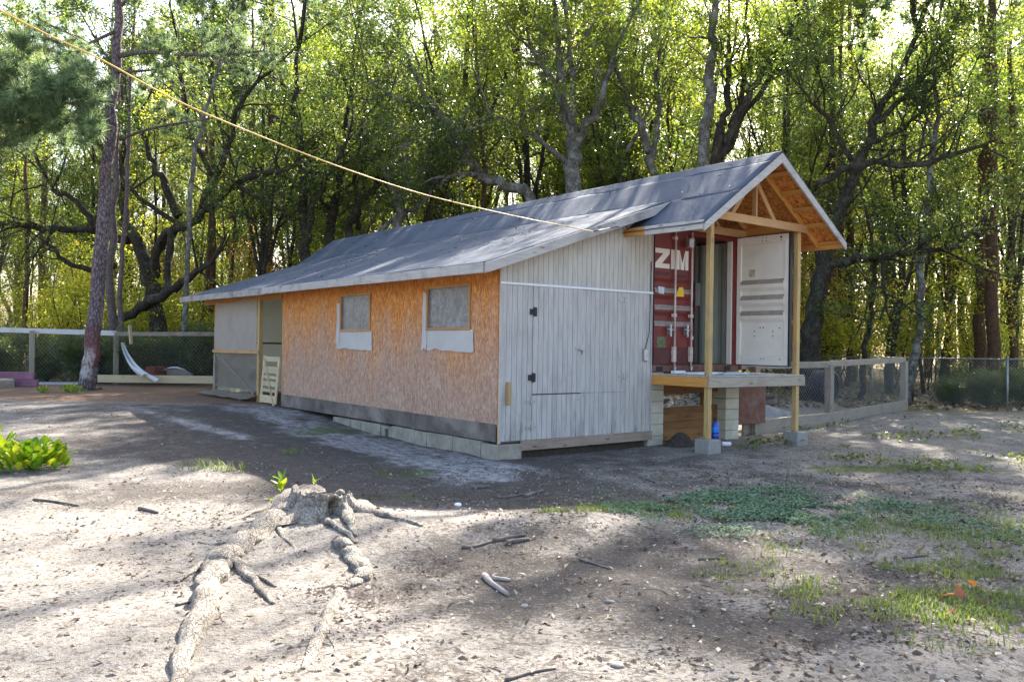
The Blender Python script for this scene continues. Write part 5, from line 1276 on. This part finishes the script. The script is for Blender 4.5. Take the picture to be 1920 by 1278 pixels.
# green shoots on the stump
def leaf_blade(L, W, curl, mat_, name, par, m):
    mb = MB(); nu, nv = 4, 6
    def bf(p, q):
        x = (p-.5)*W*math.sin(math.pi*min(1, .12+q*.88))**.8*(1.0 if q < .98 else .3); return (x, L*q, curl*L*q*q + .25*abs(p-.5)*W)
    mb.grid(bf, nu, nv); me = mb.mesh(name)
    a = me.attributes.new('rnd', 'FLOAT', 'POINT'); a.data.foreach_set('value', np.full(len(me.vertices), random.random(), np.float32))
    return obj(name, me, mat_, par, smooth=True, world=m)
def shoot(base, h_, nl, L, par, lean=(0,0)):
    top = base+np.array([lean[0], lean[1], h_]); mb = MB(); mb.tube([base, (base+top)/2+[.004,0,0], top], [.005,.004,.003], 5); st = obj('stem', mb, MT['sprout'], par)
    for k in range(nl):
        q = .35+.65*k/nl; p = base*(1-q)+top*q; az = k*2.4+random.uniform(-.3,.3); tilt = R(random.uniform(20,65))
        m = Matrix.Translation(Vector(p)) @ Matrix.Rotation(az,4,'Z') @ Matrix.Rotation(tilt,4,'X')
        leaf_blade(L*random.uniform(.8,1.2), L*.55, random.uniform(-.3,.2), MT['sprout'], 'leaf', par, m)
sp = at(526, 930, 8.55); shoot(np.array([sp[0],sp[1],sp[2]-.02]), .20, 9, .115, stump, (.01,0))
sp = at(590, 908, 8.75); shoot(np.array([sp[0],sp[1],sp[2]-.01]), .05, 4, .07, stump)
sp = at(660, 945, 8.35); shoot(np.array([sp[0],sp[1],sp[2]-.02]), .05, 4, .045, stump)
sp = at(509, 940, 8.6); shoot(np.array([sp[0],sp[1],sp[2]-.02]), .05, 4, .04, stump)

# ------------------------------------------------------------------ leafy plant at the left edge
def leafy_plant(c, r_, h_, n, L, label, name='leafy_plant', cat='plant', seed=1):
    random.seed(seed); t = thing(name, label, cat, c); protos = []
    for k in range(5):
        mb = MB(); W_ = L*random.uniform(.62,.8); cu = random.uniform(-.25,.3)
        def bf(p, q): return ((p-.5)*W_*(math.sin(math.pi*min(.97,.1+q*.85))**.7), L*q, cu*L*q*q + .35*abs(p-.5)*W_)
        mb.grid(bf, 3, 4); me = mb.mesh('leaf'); a = me.attributes.new('rnd','FLOAT','POINT'); a.data.foreach_set('value', np.full(len(me.vertices), k/4, np.float32)); me.materials.append(MT['sprout'])
        me.polygons.foreach_set('use_smooth', [True]*len(me.polygons)); protos.append(me)
    for k in range(n):
        a = random.uniform(0,6.28); q = math.sqrt(random.random()); x = r_*q*math.cos(a); y = r_*.75*q*math.sin(a); z = h_*random.uniform(.05,1)*(1-.45*q*q)
        m = Matrix.Translation((c[0]+x, c[1]+y, c[2]+z)) @ Matrix.Rotation(a-1.57+random.uniform(-.8,.8),4,'Z') @ Matrix.Rotation(R(random.uniform(15,80)),4,'X')
        link(bpy.data.objects.new('leaf', random.choice(protos)), t, m)
    mb = MB()
    for k in range(16):
        a = random.uniform(0,6.28); mb.tube([(c[0],c[1],c[2]-.02),(c[0]+r_*.7*math.cos(a),c[1]+r_*.6*math.sin(a),c[2]+h_*.55)], [.008,.004], 4)
    obj('stems', mb, MT['sprout'], t)
    return t
c = gat(58, 880); leafy_plant(c, .44, .36, 210, .13, 'bright lime-green leafy plant on the sand at the left edge', seed=3)
c = gat(-12, 872); leafy_plant(c, .30, .42, 70, .13, 'lime-green leafy plant cut off by the left edge of the view', seed=4)
c = gat(135, 736); leafy_plant(c, .32, .18, 50, .09, 'small yellow-green weed at the foot of the painted pine', seed=5)
c = gat(82, 736); leafy_plant(c, .2, .15, 30, .08, 'tiny green weed in front of the purple boards', seed=6)
random.seed(23)

# ------------------------------------------------------------------ ground cover
def in_building(x, y): return (x > -.08) & (x < 6.5) & (y > -.02) & (y < 15)
def rand_px(n, box, rng, dens=None):
    """ground points spread evenly over a ground area given by depth and offset"""
    u0, u1, v0, v1 = box; u = rng.uniform(u0, u1, n*3); v = rng.uniform(v0, v1, n*3)
    k = np.abs(u) < v*.66+.4
    x = CAM[0]+.7957*u+.6059*v; y = CAM[1]-.6060*u+.7955*v; k &= ~in_building(x, y)
    if dens is not None: k &= rng.rand(len(u)) < dens(u, v, x, y)
    x, y = x[k][:n], y[k][:n]; return np.stack([x, y, ground_h(x, y)], 1)
def blades(name, P, h_, wd, rng, mat_, lab, per=9, spread_=.05):
    c = np.repeat(P, per, 0); n = len(c); c = c + np.stack([rng.randn(n)*spread_, rng.randn(n)*spread_, np.zeros(n)], 1)
    c[:,2] = ground_h(c[:,0], c[:,1])-.005
    a = rng.rand(n)*6.28; ln = h_*(.4+.9*rng.rand(n))[:,None]; s = np.stack([np.cos(a), np.sin(a), np.zeros(n)],1)
    o = np.stack([-np.sin(a), np.cos(a), np.zeros(n)],1)*(.2+.9*rng.rand(n))[:,None]
    mid = c+(o*.35+[0,0,.6])*ln; tip = c+(o+[0,0,.85])*ln
    V = np.stack([c-s*wd, c+s*wd, mid+s*wd*.7, mid-s*wd*.7, tip],1).reshape(-1,3)
    b = np.arange(n)[:,None]*5; F = np.concatenate([b+[0,1,2], b+[0,2,3], b+[3,2,4]],0)
    r = np.repeat(rng.rand(n),5); o_ = bpy.data.objects.new(name, fast_mesh(name, V, F, mat_, r)); link(o_, None); return tag(o_, lab, kind='stuff')
rng = np.random.RandomState(77)
def gb(cu, cv, ru, rv): return lambda u, v, x, y: np.exp(-((u-cu)/ru)**2-((v-cv)/rv)**2)
def patchy(f, s=1.5, lo=.42, hi=.62, seed=51): return lambda u, v, x, y: f(u, v, x, y)*ss(lo, hi, fbm(x*s, y*s, seed, 5))
Pg = np.concatenate([rand_px(1500, (1.2,5,4.9,8), rng, patchy(gb(3.1,6.1,1.1,.65))), rand_px(800, (2,8,6.5,11), rng, patchy(gb(4.2,8,1.9,1.2))), rand_px(330, (.3,3,8.3,10), rng, patchy(gb(1.6,8.9,.9,.5))), rand_px(110, (3,9,10.5,15), rng, patchy(gb(6.5,12.6,1.8,1)))])
blades('grass', Pg, .07, .0042, rng, MT['grass'], 'sparse green grass in tufts over the right of the yard')
for px, py, lab in ((372,880,'grass tuft on dark soil left of the stump, larger of two'),(427,884,'grass tuft on dark soil left of the stump, right of a larger one'),(1404,842,'small green weed in front of the porch footings'),(545,850,'tiny grass tuft on dark soil behind the stump')):
    g = gat(px, py); o_ = blades('grass_tuft', np.repeat(g[None],7,0)+rng.randn(7,3)*[.12,.12,0], .17 if px < 500 else .10, .005, rng, MT['grass'], lab, per=8, spread_=.03)
    del o_['kind']; tag(o_, lab, 'grass tuft')
def flat_leaves(name, P, size, mat_, rng, lab, flat=1.2, asp=.8, dz=.012, crnd=None):
    P = P.copy(); P[:,2] += dz*(.3+rng.rand(len(P))*1.4); o_ = bpy.data.objects.new(name, leaf_mesh(name, P, size, mat_, rng, asp, crnd, flat)); link(o_, None); return tag(o_, lab, kind='stuff')
Pc = np.concatenate([rand_px(40000, (1.0,5,7.8,11.5), rng, patchy(gb(2.75,9.2,1.4,1.0), 2.2, .43, .66)), rand_px(2600, (4,9,7,11), rng, patchy(gb(5,8.6,1.3,.9), 1.5, .45, .62))])
flat_leaves('ground_cover', Pc, .030, MT['clover'], rng, 'blue-green creeping ground cover in front of the porch', 1.6, .85, .022)
Pw = rand_px(500, (4,14,12,21), rng, patchy(lambda u, v, x, y: ss(1.0,3.5, x-2.2-.0*y)*ss(22,14,v)*.8, .8, .45, .6))
flat_leaves('weeds', np.repeat(Pw, 9, 0)+rng.randn(len(Pw)*9,3)*[.09,.09,.0], .075, MT['shrub'], rng, 'low scattered weeds on the sand at the right', .7, .6, .06)
# dead leaves, bark chips, pebbles, fine twigs
Pl = np.concatenate([rand_px(2600, (-5,6,4,12), rng, lambda u, v, x, y: .25+.75*ss(.42,.6,fbm(x*1.2,y*1.2,61,4))*ss(-2,1.5,u)), rand_px(1200, (2,9,5,13), rng), rand_px(600, (-12,12,11,22), rng)])
flat_leaves('leaf_litter', Pl, .05, MT['deadleaf'], rng, 'scattered dead leaves on the bare yard', 1.1, .5, .012)
Pf = rand_px(9000, (-22,26,24,44), rng, lambda u, v, x, y: np.where((v > 29) | (x > 8), 1, .04)); flat_leaves('forest_litter', Pf, .16, MT['deadleaf'], rng, 'fallen leaves on the floor of the wood', 1.2, .6, .03)
def chips(name, P, lo, hi, mat_, rng, lab, elong=1.0):
    n = len(P); s = lo+(hi-lo)*rng.rand(n)**2.2
    q = np.array([(1,0,-.3),(-.6,.8,-.3),(-.6,-.8,-.3),(.1,.1,.75)]); V = np.zeros((n,4,3)); a = rng.rand(n)*6.28
    for k in range(4):
        x = q[k,0]*elong*(.7+.6*rng.rand(n)); y = q[k,1]*(.7+.6*rng.rand(n)); V[:,k,0] = P[:,0]+s*(x*np.cos(a)-y*np.sin(a)); V[:,k,1] = P[:,1]+s*(x*np.sin(a)+y*np.cos(a)); V[:,k,2] = P[:,2]+s*q[k,2]*(.5+.6*rng.rand(n))
    b = np.arange(n)[:,None]*4; F = np.concatenate([b+[0,1,3], b+[1,2,3], b+[2,0,3]],0); o_ = bpy.data.objects.new(name, fast_mesh(name, V.reshape(-1,3), F, mat_)); link(o_, None); return tag(o_, lab, kind='stuff')
dz_ = lambda u, v, x, y: np.clip(.03+1.2*ss(.42,.6,fbm(x*.9,y*.9,21,5))*ss(.36,.62,fbm(x*4,y*4,71,3))*(np.exp(-((u-.2)/2.2)**2-((v-6.3)/1.7)**2)+.8*np.exp(-((u+2)/3)**2-((v-11)/2)**2)+.5*ss(0,3,u)), 0, 1)
chips('bark_debris', np.concatenate([rand_px(42000, (-6,7,4,10), rng, dz_), rand_px(6000, (-9,9,9,16), rng, dz_)]), .003, .024, MT['chip'], rng, 'dark bark chips and crumbs strewn over the yard', 1.6)
chips('pebbles', rand_px(1500, (-6,7,4,12), rng, lambda u, v, x, y: .3+.7*ss(-1,2,u)), .004, .02, MT['pebble'], rng, 'small pale pebbles and shell bits on the sand')
tw_ = MB(); Pt = rand_px(900, (-5,7,4,11), rng, dz_)
for p in Pt:
    a = rng.rand()*6.28; L = .03+.16*rng.rand()**2; d = np.array([math.cos(a), math.sin(a), 0]); e1, e2 = p-d*L/2, p+d*L/2; m_ = (e1+e2)/2+np.array([-d[1],d[0],0])*L*.12*rng.randn()
    for q in (e1, m_, e2): q[2] = gz(q[0], q[1])+.006
    tw_.tube([e1, m_, e2], [.0035,.003,.0015], 3, cap=False)
tag(obj('twigs', tw_, MT['stick'], None), 'fine dry twigs strewn over the yard', kind='stuff')
# sticks that can be told apart
def stick(pts, wpx, lab, mat_='stick', name='fallen_stick', cat='stick', lift=.6):
    W = []; 
    for px, py in pts: W.append(gat(px, py))
    d = (W[0]-CAM)@FWD; r = wpx*d/FOC/2; path = smooth_path(np.array(W), 3); path[:,2] += r*lift; n = len(path)
    mb = MB(); mb.tube(path, np.linspace(r, r*.55, n), 7, wob=.15, rng=rng); tag(obj(name, mb, MT[mat_], None, smooth=True), lab, cat, 'sticks lying on the yard')
stick([(908,1082),(922,1096),(952,1117)], 13, 'thick pale stick pointing at the viewer, crossing a shorter one', 'palestick')
stick([(922,1086),(940,1088),(957,1090)], 11, 'short grey stick beside a thick pale one in the middle ground', 'palestick')
stick([(866,1028),(890,1026),(922,1016)], 7, 'thin crooked dark stick below the middle rise')
stick([(925,1015),(955,1010),(985,1005)], 9, 'dark stick lying among bark chips left of the lit rise')
stick([(950,1020),(970,1016),(992,1013)], 11, 'stubby dark stick at the right of the bark chip pile')
stick([(935,934),(970,930),(1000,922)], 5, 'long thin stick in shade behind the lit rise')
stick([(985,932),(1002,926),(1018,921)], 8, 'short thick stick in shade just behind the lit rise')
stick([(885,916),(902,915),(918,914)], 9, 'reddish-brown stick in the mossy shade right of the stump')
stick([(948,1276),(995,1262),(1042,1254)], 8, 'long stick crossing the bottom edge of the view')
stick([(1088,1050),(1115,1058),(1146,1068)], 6, 'curved dark stick on sunlit sand right of the middle')
stick([(1310,1050),(1335,1048),(1360,1049)], 6, 'straight dark stick on grey sand at the right of the middle')
stick([(62,938),(100,941),(148,949)], 6, 'thin dark stick on the sand at the left')
stick([(330,1136),(350,1131),(372,1129)], 7, 'short dark stick touching the long root')
stick([(262,955),(280,959),(296,963)], 9, 'stubby stick on dark soil left of the stump')
stick([(1690,1048),(1715,1044),(1738,1042)], 7, 'stick in the grass at the right')
stick([(1200,895),(1215,900),(1228,905)], 7, 'short stick at the left rim of the ground cover', 'stick')
for px, py, s, lab in ((1155,1247,.045,'blue-grey stone near the bottom edge of the view'),(985,1136,.035,'pale grey stone below the crossing sticks'),(1375,1270,.03,'small grey stone at the bottom edge, right of the middle'),(1626,1180,.04,'tan stone on sand at the lower right'),(858,946,.05,'white torn scrap on the mossy shade right of the stump'),(1143,1128,.035,'grey stone in the dark litter at the centre')):
    g = gat(px, py); mb = MB(); k = 8
    mb.lathe([(.01,-s*.4),(s*.8,-s*.3),(s,.0),(s*.75,s*.4),(s*.2,s*.55)], 9)
    mb.v = [(a*1.2*(1+.6*(rng.rand()-.5)), b*.9*(1+.6*(rng.rand()-.5)), c_*.7*(1+.5*(rng.rand()-.5))) for a, b, c_ in mb.v]
    wh = 'scrap' in lab
    tag(obj('paper_scrap' if wh else 'stone', mb, MT['whiteboard'] if wh else MT['stone'], smooth=not wh, world=Matrix.Translation((g[0],g[1],g[2]+s*.02)) @ Matrix.Rotation(rng.rand()*6,4,'Z')), lab, 'scrap' if wh else 'stone')
for px, py, L, mt_, lab in ((1826,1103,.085,'orangeleaf','bright orange leaf standing in the grass at the lower right'),(1764,1125,.11,'redleaf','large red-brown leaf, left of the orange one in the grass'),(1806,1132,.11,'redleaf','dark red-brown leaf just below the orange leaf'),(1773,1158,.08,'redleaf','small rust leaf at the near rim of the grass'),(1845,1140,.09,'deadleaf','pale folded dead leaf right of the red-brown leaves'),(1722,1036,.07,'redleaf','rust leaf upright in the grass above the others')):
    g = gat(px, py); m = Matrix.Translation((g[0],g[1],g[2]+.02)) @ Matrix.Rotation(rng.rand()*6,4,'Z') @ Matrix.Rotation(R(25+30*rng.rand()),4,'X')
    tag(leaf_blade(L, L*.7, rng.uniform(-.4,.4), MT[mt_], 'fallen_leaf', None, m), lab, 'leaf')

# fallen leaves caught on the roof
xr = rng.uniform(-.4, 3.2, 120); yr = rng.uniform(0, 14, 120)
Pr = np.stack([xr, yr, np.where(xr < 3.05, zl(xr), 9)+.012], 1); Pr = Pr[Pr[:,2] < 8]
Pr2 = np.stack([rng.uniform(3.4, 4.5, 60), rng.uniform(-1.5, 15, 60), np.zeros(60)], 1); Pr2[:,2] = RZ-ML*np.abs(Pr2[:,0]-RX)+.02
flat_leaves('roof_litter', np.concatenate([Pr, Pr2]), .07, MT['deadleaf'], rng, 'dead leaves and twigs caught on the shed roof', 2.2, .5, .006)
# ------------------------------------------------------------------ cord from the left to the shed wall
xs_ = [(-620,-240),(-340,-128),(-120,-38),(0,20),(95,68),(190,112),(330,188),(480,252),(640,314),(800,366),(960,404),(1060,424),(1112,434)]
pts = []
for px, py in xs_:
    t = px/1112; pts.append(at(px, py, 1/((1-t)/7.2+t/13.3)))
mb = MB(); mb.tube(smooth_path(np.array(pts), 5), .0072, 6); cord = tag(obj('extension_cord', mb, MT['cord'], smooth=True), 'yellow extension cord slung from the upper left to the shed gable', 'cord')
mb = MB(); mb.tube(smooth_path(np.array([pts[-1], np.array([2.3,-.30,3.70]), np.array([2.62,-.06,3.66])]), 4), .008, 6); obj('dark_lead', mb, MT['black'], cord, smooth=True)

print('LEAVES', sum(LEAVES), len(LEAVES))
